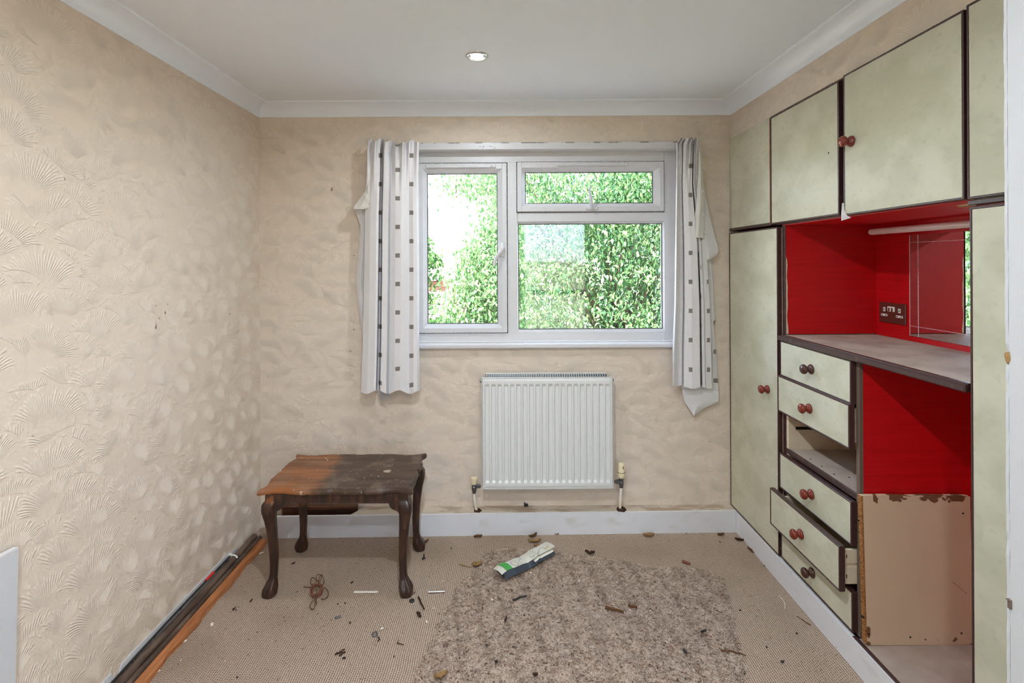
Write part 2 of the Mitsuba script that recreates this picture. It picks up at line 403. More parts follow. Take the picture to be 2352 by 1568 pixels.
struct('wall_front', cat([cbox(XL - 0.1, RX_[0], YF - 0.14, YF, -0.1, CEIL + 0.02, 0), cbox(RX_[1], 1.85, YF - 0.14, YF, -0.1, CEIL + 0.02, 0),
                          cbox(RX_[0], RX_[1], YF - 0.14, YF, -0.1, RX_[2], 0), cbox(RX_[0], RX_[1], YF - 0.14, YF, RX_[3], CEIL + 0.02, 0)]), 'wallpaper', 'wall behind the camera with a glazed door in it')
k_ = struct('door_2', None, None, 'white glazed door in the wall behind the camera')
# coving: a concave quarter profile swept along the walls
cv = 0.064
def coving_profile(n=8):
    a = np.linspace(0, np.pi / 2, n)
    cx, cz, r = cv, -cv, cv * 0.92
    arc = [(cx - r * math.cos(t) * 1.0, cz + r * math.sin(t)) for t in a]
    return [(0.0, -cv)] + [(x, z) for x, z in arc] + [(cv, 0.0), (0.0, 0.0)]
pr = coving_profile()
lip = [(0, -cv - 0.004), (0.004, -cv - 0.004)] + pr[1:-2] + [(cv + 0.001, -0.007), (cv + 0.007, -0.007), (cv + 0.008, 0.0), (0, 0)]
def coving(side):
    poly = Polygon(lip).buffer(0)
    if side == 'back': m = prism(poly, 'x', XL, XR); v = m.vertices; m.vertices = np.stack([v[:, 0], YB - v[:, 1], CEIL + v[:, 2]], 1); m.invert()
    if side == 'left': m = prism(poly, 'y', YF, YB); v = m.vertices; m.vertices = np.stack([XL + v[:, 0], v[:, 1], CEIL + v[:, 2]], 1)
    if side == 'right': m = prism(poly, 'y', 0.7, YB); v = m.vertices; m.vertices = np.stack([XR - v[:, 0], v[:, 1], CEIL + v[:, 2]], 1); m.invert()
    return m
for i, (s, w) in enumerate((('back', 'over the window wall'), ('left', 'over the left wall'), ('right', 'over the cupboard wall'))):
    struct(f'trim_{i + 1}', coving(s), 'coving_paint', f'white concave ceiling coving {w}', smooth=40)

# boxed skirting along the window wall with its dusty top shelf
kb = struct('baseboard_back', None, None, 'white boxed skirting under the window wall with a dusty top shelf')
bl, br_ = on_z(625, 1238), on_z(1690, 1220)
yl, yr = 2.640, 2.676
zt = 0.112
def slanted(x0, x1, t, z0, z1, dy0=0.0):
    g = lambda x: yl + (yr - yl) * (x - bl[0]) / (br_[0] - bl[0]) + dy0
    return prism([(x0, g(x0)), (x1, g(x1)), (x1, g(x1) + t), (x0, g(x0) + t)], 'z', z0, z1)
part('facing_board', slanted(-1.215, 1.222, 0.014, 0.0, zt), 'white_gloss', kb)
g = lambda x: yl + (yr - yl) * (x - bl[0]) / (br_[0] - bl[0])
xs = U(815, 1180, 2.70)[0]
part('top_shelf', prism([(xs - 0.012, g(xs) + 0.014), (1.222, g(1.222) + 0.014), (1.222, YB), (xs + 0.03, YB), (xs + 0.012, YB - 0.05)], 'z', zt - 0.016, zt - 0.001), 'pipe_shelf_dust', kb, label='dusty shelf top of the boxing')
part('old_skirting', cbox(-1.20, xs + 0.005, YB - 0.030, YB - 0.002, 0.02, 0.128, 0.004), 'dark_wood', kb, label='dark stained timber showing where the shelf is missing')
part('old_skirting', cbox(-1.20, xs - 0.008, YB - 0.075, YB - 0.031, 0.070, 0.084, 0.003), 'dark_wood', kb, label='dark stained timber ledge showing where the shelf is missing')
# plinth under the fitted cupboards
kp = struct('baseboard_right', None, None, 'white plinth board under the fitted cupboards')
part('facing_board', cbox(1.206, 1.222, 0.70, 2.672, 0.0, 0.109, 0.001), 'white_gloss', kp)

# ------------------------------------------------------------------ window
DW = 2.80                                       # face of the frame
MX = U(1120, 338, 2.735)
def mould_c(p, n, uv):
    d = dr.square((p.x - MX[0]) / 0.055) + dr.square((p.z - MX[2]) / 0.010)
    e = smoothstep(WZ1 - 0.006, WZ1 + 0.001, p.z) * smoothstep(0.50, 0.62, fbm(p.x * 28, 1.0, 2.0, 3))
    k = smoothstep(0.52, 0.64, fbm(p.x * 130, p.y * 130, p.z * 130, 3)) * (1 - smoothstep(0.4, 1.2, d))
    return mix(srgb(203, 203, 205), srgb(92, 88, 82), dr.maximum(0.8 * k, 0.75 * e))
mat('mould_white', proc(mould_c), 0.35, 0.4)
def bar(x0, y0, x1, y1, d0, d1, b=0.004, dref=None):
    """A window bar between two image corners, from depth d0 to d1."""
    p, q = U(x0, y0, dref or d0), U(x1, y1, dref or d0)
    return cbox(p[0], q[0], d0, d1, q[2], p[2], b)
wx = lambda px: (px - VX) / F * DW
kw_ = struct('window_1', None, None, 'white plastic window with a tall side casement, a top-hung sash and a fixed pane')
def wz(py): return EYE[2] - (py - VY + 0.3) / F * DW
def ring(x0, x1, z0, z1, w, y0, y1, b=0.004, mitre=True, wt=None, wbm=None):
    """A rectangular frame of four bars with bevelled inner edges."""
    wt = w if wt is None else wt; wbm = w if wbm is None else wbm
    return cat([cbox(x0, x0 + w, y0, y1, z0, z1, b), cbox(x1 - w, x1, y0, y1, z0, z1, b),
                cbox(x0 + w - b, x1 - w + b, y0, y1, z1 - wt, z1, b), cbox(x0 + w - b, x1 - w + b, y0, y1, z0, z0 + wbm, b)])
def frustum_ring(X0, X1, Z0, Z1, x0, x1, z0, z1, ya, yb):
    """A sloping bead between an outer rectangle at depth ya and an inner one at yb."""
    v = np.array([[X0, ya, Z0], [X1, ya, Z0], [X1, ya, Z1], [X0, ya, Z1], [x0, yb, z0], [x1, yb, z0], [x1, yb, z1], [x0, yb, z1]])
    f = [[0, 1, 5], [0, 5, 4], [1, 2, 6], [1, 6, 5], [2, 3, 7], [2, 7, 6], [3, 0, 4], [3, 4, 7]]
    return trimesh.Trimesh(v, f, process=False)
fx0, fx1, fz0, fz1 = WX0 + 0.012, WX1 - 0.0, wz(783), wz(349) + 0.03
mull0, mull1, tr0, tr1 = wx(1163), wx(1190.5), wz(511), wz(484)
part('frame', ring(fx0, fx1, fz0, fz1, 0.070, DW, DW + 0.07, wt=wz(349) + 0.03 - wz(374), wbm=wz(761) - fz0), 'upvc', kw_)
part('mullion', cbox(mull0, mull1, DW + 0.001, DW + 0.07, fz0 + 0.03, fz1 - 0.03, 0.006), 'upvc', kw_)
part('transom', cbox(mull1 - 0.004, fx1 - 0.05, DW + 0.0015, DW + 0.07, tr0, tr1, 0.006), 'upvc', kw_)
part('head_batten', cbox(WX0 - 0.01, WX1 + 0.01, 2.735, 2.80, wz(349), WZ1 + 0.004, 0.003), 'mould_white', kw_, label='white painted head board with mould marks')
def sash(name, X0, X1, Z0, Z1, gx0, gx1, gz0, gz1, label):
    k = f'{kw_}__{name}'
    w = 0.046
    part(name, ring(X0, X1, Z0, Z1, (gx0 - X0) * 0.62, DW - 0.014, DW + 0.05, 0.004, wt=(Z1 - gz1) * 0.66, wbm=(gz0 - Z0) * 0.62), 'upvc', kw_, label=label)
    part('gap_line', ring(X0 - 0.0035, X1 + 0.0035, Z0 - 0.0035, Z1 + 0.0035, 0.004, DW - 0.0012, DW + 0.004, 0), 'gasket', k)
    a, b_, c, d_ = (gx0 - X0) * 0.60, (X1 - gx1) * 0.60, (gz0 - Z0) * 0.60, (Z1 - gz1) * 0.64
    part('bead', frustum_ring(X0 + a, X1 - (gx0 - X0) * 0.60, Z0 + c, Z1 - d_, gx0, gx1, gz0, gz1, DW - 0.010, DW + 0.012), 'upvc', k)
    part('gasket', ring(gx0 - 0.002, gx1 + 0.002, gz0 - 0.002, gz1 + 0.002, 0.005, DW + 0.012, DW + 0.022, 0), 'gasket', k)
    return k
def onepane(x0, x1, z0, z1, y):
    v = np.array([[x0, y, z0], [x1, y, z0], [x1, y, z1], [x0, y, z1]]); return trimesh.Trimesh(v, [[0, 1, 2], [0, 2, 3]], process=False)
_cb = cbox
k1 = sash('side_casement', wx(962), wx(1165), wz(763), wz(375), wx(981), wx(1143), wz(743), wz(397), 'tall side-hung casement')
k2 = sash('top_sash', wx(1188.5), wx(1525), wz(487), wz(373), wx(1207), wx(1502), wz(467), wz(395), 'wide top-hung sash')
k3 = f'{kw_}__fixed_light'
px0, px1, pz0, pz1 = wx(1191), wx(1523), wz(757), wz(514)
part('fixed_light', frustum_ring(mull1 - 0.006, fx1 - 0.068, fz0 + 0.045, tr0 + 0.005, px0, px1, pz0, pz1, DW - 0.001, DW + 0.014), 'upvc', kw_, label='large fixed light')
part('gasket', ring(px0 - 0.002, px1 + 0.002, pz0 - 0.002, pz1 + 0.002, 0.005, DW + 0.014, DW + 0.024, 0), 'gasket', k3)
for k, r in ((k1, (wx(981), wx(1143), wz(743), wz(397))), (k2, (wx(1207), wx(1502), wz(467), wz(395))), (k3, (px0, px1, pz0, pz1))):
    scene[f'{k}__pane'] = ply(onepane(r[0] - 0.004, r[1] + 0.004, r[2] - 0.004, r[3] + 0.004, DW + 0.02), 'pane_glass')
def vent(x0, x1, z):
    return cat([cbox(x0, x1, DW - 0.024, DW - 0.012, z - 0.009, z + 0.009, 0.003), cbox(x0 + 0.02, x1 - 0.03, DW - 0.0275, DW - 0.022, z - 0.0085, z - 0.001, 0.002),
                cbox(x1 - 0.028, x1 - 0.016, DW - 0.029, DW - 0.022, z - 0.005, z + 0.006, 0.002)])
part('trickle_vent', vent(wx(980), wx(1140), wz(382.5)), 'upvc', k1)
part('trickle_vent', vent(wx(1279), wx(1440), wz(379.5)), 'upvc', k2)
# handles
def lever(p0, pts, r):
    return tube(smooth_path(pts, 18), r, 10)
p = lambda px, py, dd: U(px, py, DW - dd)
hb = cbox(wx(1146), wx(1159), DW - 0.024, DW - 0.012, wz(590), wz(556), 0.004)
part('handle', cat([hb, tube(smooth_path([p(1154, 562, .024), p(1155, 566, .045), p(1150, 577, .05), p(1142, 588, .05), p(1137, 600, .048), p(1135, 611, .045)], 16), np.r_[0.008, 0.010, np.linspace(0.011, 0.0075, 14)], 10)]), 'upvc', k1, smooth=50)
part('handle', cat([cbox(wx(1345), wx(1374), DW - 0.022, DW - 0.010, wz(483.5), wz(475.5), 0.004),
                    tube(smooth_path([p(1360, 480, .02), p(1359, 472, .034), p(1358, 462, .040), p(1355, 445, .042), p(1357, 424, .048)], 16), np.r_[np.linspace(0.010, 0.009, 8), np.linspace(0.008, 0.004, 8)], 10),
                    lathe([(0, .002), (.004, .002), (.004, 0)], 10, '-y', (wx(1367), DW - 0.021, wz(479.5)))]), 'upvc', k2, smooth=50)
part('frame', cat([ring(RX_[0], RX_[1], RX_[2], RX_[3], 0.06, YF - 0.10, YF - 0.04), cbox(RX_[0] + 0.05, RX_[1] - 0.05, YF - 0.10, YF - 0.04, 0.96, 1.03, 0.004)]), 'upvc', k_)
part('pane', onepane(RX_[0] + 0.05, RX_[1] - 0.05, RX_[2] + 0.05, 0.97, YF - 0.07), 'pane_glass', k_)
part('pane', onepane(RX_[0] + 0.05, RX_[1] - 0.05, 1.02, RX_[3] - 0.05, YF - 0.07), 'pane_glass', k_)
# sill board
part('sill', cat([cbox(WX0 - 0.02, WX1 + 0.0, YB - 0.026, DW + 0.01, WZ0 - 0.004, WZ0 + 0.022, 0.006), cbox(WX0 - 0.01, WX1, YB + 0.02, DW + 0.004, WZ0 + 0.02, fz0 + 0.004, 0.004)]), 'upvc', kw_, label='white sill board')
part('reveal', cat([cbox(WX0 - 0.006, WX0 + 0.013, YB + 0.001, DW + 0.08, WZ0, WZ1, 0.001), cbox(WX1 - 0.002, WX1 + 0.006, YB + 0.001, DW + 0.08, WZ0, WZ1, 0.001)]), 'upvc', kw_)

# ------------------------------------------------------------------ fitted cupboards on the right
XF = 1.210                                       # face of doors and drawers
TH = 0.0185
def front_panel(parent, name, X, y0, y1, z0, z1, label=None, edge='brown_edging', lipw=0.0068):
    """A cream front with a dark edging; returns its key."""
    k = part(name, cbox(X + 0.0006, X + TH, y0 + lipw * 0.6, y1 - lipw * 0.6, z0 + lipw * 0.6, z1 - lipw * 0.6, 0.0004), 'laminate', parent, label=label)
    e = lipw
    bars = [cbox(X - 0.0012, X + TH + 0.001, y0, y0 + e, z0, z1, 0.0016), cbox(X - 0.0012, X + TH + 0.001, y1 - e, y1, z0, z1, 0.0016),
            cbox(X - 0.0012, X + TH + 0.001, y0, y1, z0, z0 + e, 0.0016), cbox(X - 0.0012, X + TH + 0.001, y0, y1, z1 - e, z1, 0.0016)]
    part('edging', cat(bars), edge, k, label='dark brown edging')
    return k
KNOB = [(0.0, -0.002), (0.0185, 0.0), (0.0195, 0.003), (0.0175, 0.007), (0.012, 0.011), (0.0092, 0.014), (0.0092, 0.0165), (0.0125, 0.019), (0.017, 0.0235), (0.0195, 0.029), (0.0190, 0.034), (0.0155, 0.0385), (0.009, 0.041), (0.0, 0.042)]
knob_mesh = lathe(KNOB, 28, '-x')
def knob(parent, X, y, z, m='knob_wood', label=None):
    mm = knob_mesh.copy(); mm.apply_translation([X, y, z])
    return part('knob', mm, m, parent, smooth=True, label=label or 'round turned wooden knob')

# left tall wardrobe
w1 = thing('wardrobe', 'tall narrow cream wardrobe in the corner next to the right curtain', 'wardrobe')
part('side_panel', cbox(1.230, 1.69, 2.260, 2.276, 0.108, 1.574, 0.001), 'carcass_cream', w1)
solo('divider_strip', cbox(1.2292, 1.233, 2.2365, 2.2595, 0.112, 1.580, 0.001), 'brown_edging', 'dark brown upright strip between the narrow corner wardrobe and the red alcove', 'trim strip')
part('side_panel', cbox(1.230, 1.69, 2.730, 2.745, 0.108, 1.574, 0.001), 'carcass_cream', w1)
part('base_panel', cbox(1.230, 1.69, 2.277, 2.729, 0.111, 0.128, 0.001), 'carcass_cream', w1)
d1 = front_panel(w1, 'door', XF, 2.262, 2.747, 0.113, 1.576)
knob(d1, XF, 2.352, 0.832)

# overhead cupboards
ZO0, ZO1 = 1.586, 2.080
o1 = thing('overhead_cupboard', 'cream overhead cupboard in the corner whose door has lost its knob', 'cupboard')
part('carcass', cat([cbox(1.230, 1.698, 1.836, 2.748, ZO0 - 0.001, ZO0 + 0.016, 0.001), cbox(1.230, 1.698, 1.836, 1.850, ZO0 + 0.017, ZO1, 0.001), cbox(1.230, 1.698, 2.728, 2.747, ZO0 + 0.017, ZO1, 0.001), cbox(1.230, 1.698, 1.836, 2.748, ZO1, ZO1 + 0.004, 0.001)]), 'brown_edging', o1)
part('filler_panel', cbox(XF + 0.004, XF + 0.022, 2.326, 2.748, 1.600, 2.082, 0.0008), 'laminate', o1, label='plain fixed cream filler panel')
part('bottom_edging', cbox(XF, XF + 0.02, 2.326, 2.748, 1.586, 1.5995, 0.002), 'brown_edging', o1)
d2 = front_panel(o1, 'door', XF, 1.8435, 2.316, ZO0 + 0.004, ZO1 - 0.004, label='cream door without a knob')
part('bare_edge', cbox(XF - 0.002, XF + 0.018, 2.3165, 2.323, ZO0 + 0.002, ZO1 - 0.006, 0.0012), 'worn_edging', d2, label='bare brown edge where the strip has come off')
part('screw_hole', lathe([(0, 0.0012), (0.0028, 0.0012), (0.0028, -0.004)], 10, '-x', (XF + 0.0004, on_x(1903, 351, XF)[1], on_x(1903, 351, XF)[2])), 'dark_slot', d2)
o2 = thing('overhead_cupboard', 'wide cream overhead cupboard with one knob above the red alcove', 'cupboard')
part('carcass', cat([cbox(1.230, 1.698, 1.338, 1.834, ZO0 + 0.004, ZO0 + 0.016, 0.001), cbox(1.230, 1.698, 1.338, 1.352, ZO0 + 0.017, ZO1, 0.001), cbox(1.230, 1.698, 1.338, 1.834, ZO1, ZO1 + 0.004, 0.001)]), 'brown_edging', o2)
d3 = front_panel(o2, 'door', XF, 1.341, 1.818, ZO0 - 0.002, ZO1 + 0.004, label='cream door with a round knob')
knob(d3, XF, 1.776, 1.840)
o3 = thing('overhead_cupboard', 'cream overhead cupboard cut off by the white door frame at far right', 'cupboard')
part('carcass', cat([cbox(1.230, 1.698, 0.80, 1.336, ZO0 + 0.004, ZO0 + 0.016, 0.001), cbox(1.230, 1.698, 0.80, 0.815, ZO0 + 0.017, ZO1, 0.001), cbox(1.230, 1.698, 0.80, 1.336, ZO1, ZO1 + 0.004, 0.001)]), 'brown_edging', o3)
front_panel(o3, 'door', XF, 0.83, 1.3325, ZO0 - 0.004, ZO1 + 0.010)
part('fascia_rail', cbox(XF - 0.0, XF + 0.02, 0.83, 1.3325, ZO0 - 0.020, ZO0 - 0.0062, 0.002), 'brown_edging', o3)

# right tall wardrobe
w2 = thing('wardrobe', 'tall cream wardrobe right of the red alcove, partly behind the white door frame', 'wardrobe')
part('side_panel', cbox(1.232, 1.69, 1.312, 1.328, 0.108, 1.5650, 0.001), 'carcass_cream', w2)
part('front_post', cbox(1.2295, 1.242, 1.312, 1.3315, 0.108, 1.5650, 0.0015), 'brown_edging', w2)
part('side_panel', cbox(1.232, 1.69, 0.80, 0.816, 0.108, 1.565, 0.001), 'carcass_cream', w2)
front_panel(w2, 'door', XF, 0.83, 1.326, 0.113, 1.562)

# drawer unit
du = thing('drawer_unit', 'cream drawer chest with dark edging and one missing drawer between wardrobe and kneehole', 'drawers')
YA, YZ = 1.782, 2.236
CB = 1.630
part('side_panel', cbox(1.231, CB, 1.772, 1.787, 0.110, 1.074, 0.0008), 'red_laminate', du, label='red side panel facing the kneehole')
part('front_post', cbox(1.2295, 1.2435, 1.7715, 1.7885, 0.110, 1.074, 0.001), 'post_grey', du)
part('side_panel', cbox(1.231, CB, 2.218, 2.235, 0.110, 1.074, 0.0008), 'carcass_cream', du)
part('back_panel', cbox(CB - 0.004, CB + 0.004, 1.787, 2.218, 0.110, 1.074, 0.0005), 'carcass_cream', du)
part('runner', cbox(1.262, CB - 0.02, 2.2145, 2.2185, 0.690, 0.702, 0.001), 'dark_slot', du, label='black drawer runner groove')
part('runner', cbox(1.262, CB - 0.02, 2.2145, 2.2185, 0.728, 0.732, 0.001), 'carcass_cream', du)
part('dust_panel', cbox(1.236, CB - 0.005, 1.788, 2.217, 0.590, 0.603, 0.0008), 'dusty_laminate', du, label='dusty floor of the empty drawer slot')
part('dust_panel', cbox(1.229, 1.2355, 1.788, 2.240, 0.584, 0.606, 0.001), 'brown_edging', du)
part('base_panel', cbox(1.232, CB - 0.005, 1.788, 2.217, 0.111, 0.118, 0.001), 'carcass_cream', du)
for i in range(5):
    yy, xx = (2.11 - 0.075 * i, 1.262) if i < 3 else (1.93 - 0.05 * (i - 3), 1.30)
    part('screw_hole', lathe([(0, 0.0006), (0.0035, 0.0006), (0.0035, -0.002)], 8, 'z', (xx, yy, 0.603)), 'dark_slot', du)
drawers = [(0, 1.075, 0.919, 'cream drawer at the top'), (0.008, 0.921, 0.762, 'cream drawer slightly open'), (0.002, 0.580, 0.424, 'cream drawer below the empty slot'), (0.044, 0.424, 0.264, 'cream drawer pulled out'), (0, 0.262, 0.120, 'bottom cream drawer')]
for i, (out, z1, z0, lab) in enumerate(drawers):
    X = XF - out + 0.001
    k = front_panel(du, 'drawer', X, 1.784 + (0.002 if i == 0 else 0), 2.247 + (0.006 if out else 0), z0, z1, label=lab)
    knob(k, X, 2.018, (z0 + z1) / 2 - 0.002, 'knob_wood_dark' if i in (0, 4) else 'knob_wood')
    bx0, bx1, zb0, zb1 = X + TH + 0.001, CB - 0.03 - out, z0 + 0.022, z1 - 0.018
    ya, yb = 1.793, 2.211
    side = []
    zm = zb0 + 0.55 * (zb1 - zb0)
    for a, b_ in ((ya, ya + 0.012), (yb - 0.012, yb)):
        side += [cbox(bx0, bx1, a, b_, zb0, zm - 0.006, 0.001), cbox(bx0, bx1, a, b_, zm + 0.006, zb1, 0.001), cbox(bx0, bx1, a + 0.004 if a == ya else a, b_ - 0.004 if a != ya else b_, zm - 0.007, zm + 0.007, 0)]
    side += [cbox(bx1 - 0.012, bx1, ya + 0.0125, yb - 0.0125, zb0, zb1, 0.001), cbox(bx0, bx1 - 0.0125, ya + 0.0125, yb - 0.0125, zb0 + 0.005, zb0 + 0.009, 0)]
    part('drawer_box', cat(side), 'carcass_cream', k, label='plain cream drawer sides')
    if i == 3:
        for zz in (zb0 + 0.028, zm + 0.032):
            part('staple', cbox(bx0 + 0.008, bx0 + 0.012, ya - 0.001, ya + 0.002, zz - 0.006, zz + 0.006, 0.0005), 'dull_metal', k)
part('latch', tube([(1.222, 2.256, 0.128), (1.215, 2.2540, 0.150), (1.221, 2.2535, 0.168), (1.223, 2.2575, 0.170)], 0.003, 6), 'dull_metal', du, label='small metal catch at the foot')

# worktop
wt = thing('worktop', 'dusty grey beige dressing table top with a dark front edge', 'worktop')
part('top', cbox(1.222, CB - 0.0005, 1.332, 2.2362, 1.0785, 1.100, 0.001), 'dusty_laminate', wt)
part('front_edging', cat([cbox(1.200, 1.2215, 1.333, 2.248, 1.0765, 1.0975, 0.004), cbox(1.2095, 1.2225, 1.333, 2.236, 1.096, 1.1015, 0.0015)]), 'brown_edging', wt, label='dark brown bevelled front edge')

# red alcove over the worktop
al = thing('dressing_alcove', 'red lined alcove above the dressing table top', 'alcove')
part('back_panel', cbox(CB, CB + 0.01, 1.330, 2.259, 1.080, 1.585, 0.0005), 'red_laminate', al)
kn = thing('kneehole', 'red kneehole under the dressing table top with the loose board inside', 'kneehole')
part('back_panel', cbox(CB, CB + 0.01, 1.330, 1.771, 0.100, 1.078, 0.0005), 'red_laminate', kn)
part('side_panel', cbox(1.2335, CB, 2.2400, 2.2590, 1.1022, 1.579, 0.0005), 'carcass_cream', al, label='pale board showing at the torn edge of the red lining')
def film(x0, x1, y, z0, z1, n=26):
    zs = np.linspace(z0, z1, n)
    tear = np.where(zs < 1.43, 0.0075 + 0.0012 * np.sin(zs * 31) + 0.0012 * np.sin(zs * 73) + 0.004 * np.exp(-((zs - 1.11) / 0.03) ** 2), 0.001)
    pts = [(x0 + t, z) for t, z in zip(tear, zs)] + [(x1, z1), (x1, z0 + 0.001)]
    return prism(pts, 'y', y - 0.0012, y)
part('side_lining', film(1.2340, CB - 0.0005, 2.2398, 1.1025, 1.5785), 'red_laminate', al, label='red vinyl lining with a torn front edge')
part('top_panel', cbox(1.2305, CB, 1.334, 2.2575, 1.5800, 1.5845, 0.0005), 'red_laminate', al, label='red soffit panel')
part('floor_panel', cbox(1.2225, CB, 1.332, 1.771, 0.100, 0.111, 0.001), 'dusty_laminate', kn, label='dusty floor of the kneehole')
part('floor_edging', cbox(1.2075, 1.2222, 1.331, 1.782, 0.1095, 0.1135, 0.0015), 'brown_edging', kn, label='dark edge strip of the kneehole floor')

# torn tape scraps hanging from the cupboards
solo('tape_scrap', sheet(np.array([[U(1934, 466, 1.79), U(1939, 466, 1.79)], [U(1933, 480, 1.785), U(1940, 482, 1.782)], [U(1932, 493, 1.782), U(1945, 494, 1.772)], [U(1932, 507, 1.786), U(1955, 500, 1.765)]])), 'curtain_plain', 'white torn tape scrap hanging between the two overhead doors', 'tape')
solo('tape_scrap', sheet(np.array([[U(2197, 472, 1.362), U(2232, 467, 1.325)], [U(2203, 476, 1.360), U(2231, 472, 1.325)]])), 'bit_tan', 'tan torn tape scrap under the right corner of the wide overhead cupboard', 'tape')

# strip light, mirror, socket, loose board
tl = thing('strip_light', 'slim white tubular strip light at the top of the red alcove', 'strip light')
ta = on_x(1998, 533, 1.585)
part('tube', lathe([(0, 0), (0.006, 0.001), (0.0115, 0.005), (0.013, 0.012), (0.013, 0.62), (0, 0.62)], 18, '-y', (1.585, ta[1], ta[2])), 'opal_tube', tl, smooth=40)
part('bracket', cbox(1.580, CB - 0.001, 1.60, 1.62, ta[2] - 0.004, ta[2] + 0.004, 0.001), 'dull_metal', tl)
part('bracket', cbox(1.580, CB - 0.001, 2.02, 2.04, ta[2] - 0.004, ta[2] + 0.004, 0.001), 'dull_metal', tl)
mr = thing('mirror', 'frameless mirror with an inner border line on the red rear wall of the alcove', 'mirror')
my1 = on_x(2092, 660, CB)[1]; mz0, mz1, my0 = 1.1215, 1.5255, 1.345
def bevelled_mirror():
    b = 0.045; x1, x0 = CB - 0.0025, CB - 0.0045
    v = np.array([[x1, my1, mz0], [x1, my0, mz0], [x1, my0, mz1], [x1, my1, mz1], [x0, my1 - b, mz0 + b * .6], [x0, my0 + b, mz0 + b * .6], [x0, my0 + b, mz1 - b * .6], [x0, my1 - b, mz1 - b * .6]])
    f = [[4, 5, 6], [4, 6, 7]]
    return trimesh.Trimesh(v, f, process=False)
x0m = CB - 0.004
def flat_yz(y0, y1, z0, z1, x): return cbox(x, x + 0.0025, y0, y1, z0, z1, 0.0003)
part('glass', flat_yz(my0, my1, mz0, mz1, x0m), 'mirror_glass', mr)
bl_ = []
for a in (my1 - 0.042,): bl_.append(cbox(x0m - 0.0008, x0m, a - 0.0012, a + 0.0012, mz0, mz1, 0.0003))
for a in (mz0 + 0.040, mz1 - 0.030): bl_.append(cbox(x0m - 0.0008, x0m, my0, my1, a - 0.0008, a + 0.0008, 0.0003))
bl_.append(cbox(x0m - 0.0008, x0m + 0.003, my1 - 0.0005, my1 + 0.0015, mz0, mz1, 0.0003))
for q_ in bl_: part('border_line', q_, 'upvc_grey', mr, label='pale border line')
sk = thing('socket', 'brown double power socket with white switches on the red back panel', 'socket')
sp = on_x(2052, 719, CB); sy, sz = sp[1], sp[2]
part('plate', cbox(CB - 0.007, CB - 0.0001, sy - 0.073, sy + 0.073, sz - 0.043, sz + 0.043, 0.003), 'socket_brown', sk)
xk = CB - 0.0085
for s in (1, -1):
    part('switch', cbox(xk - 0.004, xk + 0.002, sy + s * 0.0105 - 0.0085, sy + s * 0.0105 + 0.0085, sz + 0.006, sz + 0.028, 0.002), 'socket_white', sk, label='white rocker switch')
    part('switch_gap', cbox(xk - 0.0048, xk - 0.0035, sy + s * 0.0105 - 0.0045 - 0.002 * s, sy + s * 0.0105 + 0.0045 - 0.002 * s, sz + 0.008, sz + 0.022, 0.0004), 'socket_brown', sk)
    yy = sy + s * 0.042
    part('shutter', cat([cbox(xk, xk + 0.002, yy - 0.0065, yy + 0.0065, sz + 0.004, sz + 0.022, 0.003)]), 'socket_white', sk, label='white earth slot')
    part('slot', cbox(xk - 0.0006, xk + 0.001, yy - 0.002, yy + 0.002, sz + 0.008, sz + 0.018, 0.0005), 'dark_slot', sk)
    part('shutter', cat([cbox(xk, xk + 0.002, yy - 0.018, yy + 0.018, sz - 0.016, sz - 0.006, 0.002)]), 'socket_white', sk, label='white live and neutral slots')
    for q in (-1, 1):
        part('slot', cbox(xk - 0.0006, xk + 0.001, yy + q * 0.011 - 0.0035, yy + q * 0.011 + 0.0035, sz - 0.0130, sz - 0.0090, 0.0005), 'dark_slot', sk)
bd = thing('loose_board', 'loose beige chipboard panel with chipped corners leaning in the kneehole', 'board')
def lean(m, y0, z0, ang):
    m.apply_translation([0, -y0, -z0]); m.apply_transform(trimesh.transformations.rotation_matrix(ang, [1, 0, 0])); m.apply_translation([0, y0, z0]); return m
bp = Polygon([(1.224, 0.118), (1.232, 0.1125), (1.575, 0.1115), (1.586, 0.118), (1.592, 0.132), (1.593, 0.612), (1.55, 0.615), (1.50, 0.614), (1.45, 0.616), (1.38, 0.614), (1.30, 0.617), (1.219, 0.616)])
part('panel', lean(prism(bp, 'y', 1.738, 1.755), 1.738, 0.111, -0.022), 'beige_board', bd)
part('raw_edge', lean(prism([(1.2232, 0.118), (1.2285, 0.116), (1.2245, 0.616), (1.2182, 0.616)], 'y', 1.7377, 1.7552), 1.738, 0.111, -0.022), 'chipboard', bd, label='bare chipboard edge')
for px, py in ((1979, 1200), (1986, 1420), (1998, 1458), (2093, 1465), (2220, 1183), (2211, 1456)):
    q = U(px, py, 1.734)
    part('screw_hole', lathe([(0, 0.0004), (0.0028, 0.0004), (0.0028, -0.008)], 8, '-y', (q[0], 1.7372 + 0.022 * (q[2] - 0.111), q[2])), 'dark_slot', bd)
part('scratch', tube([U(2187, 1335, 1.7435), U(2220, 1363, 1.7425)], 0.0011, 5), 'dark_slot', bd)

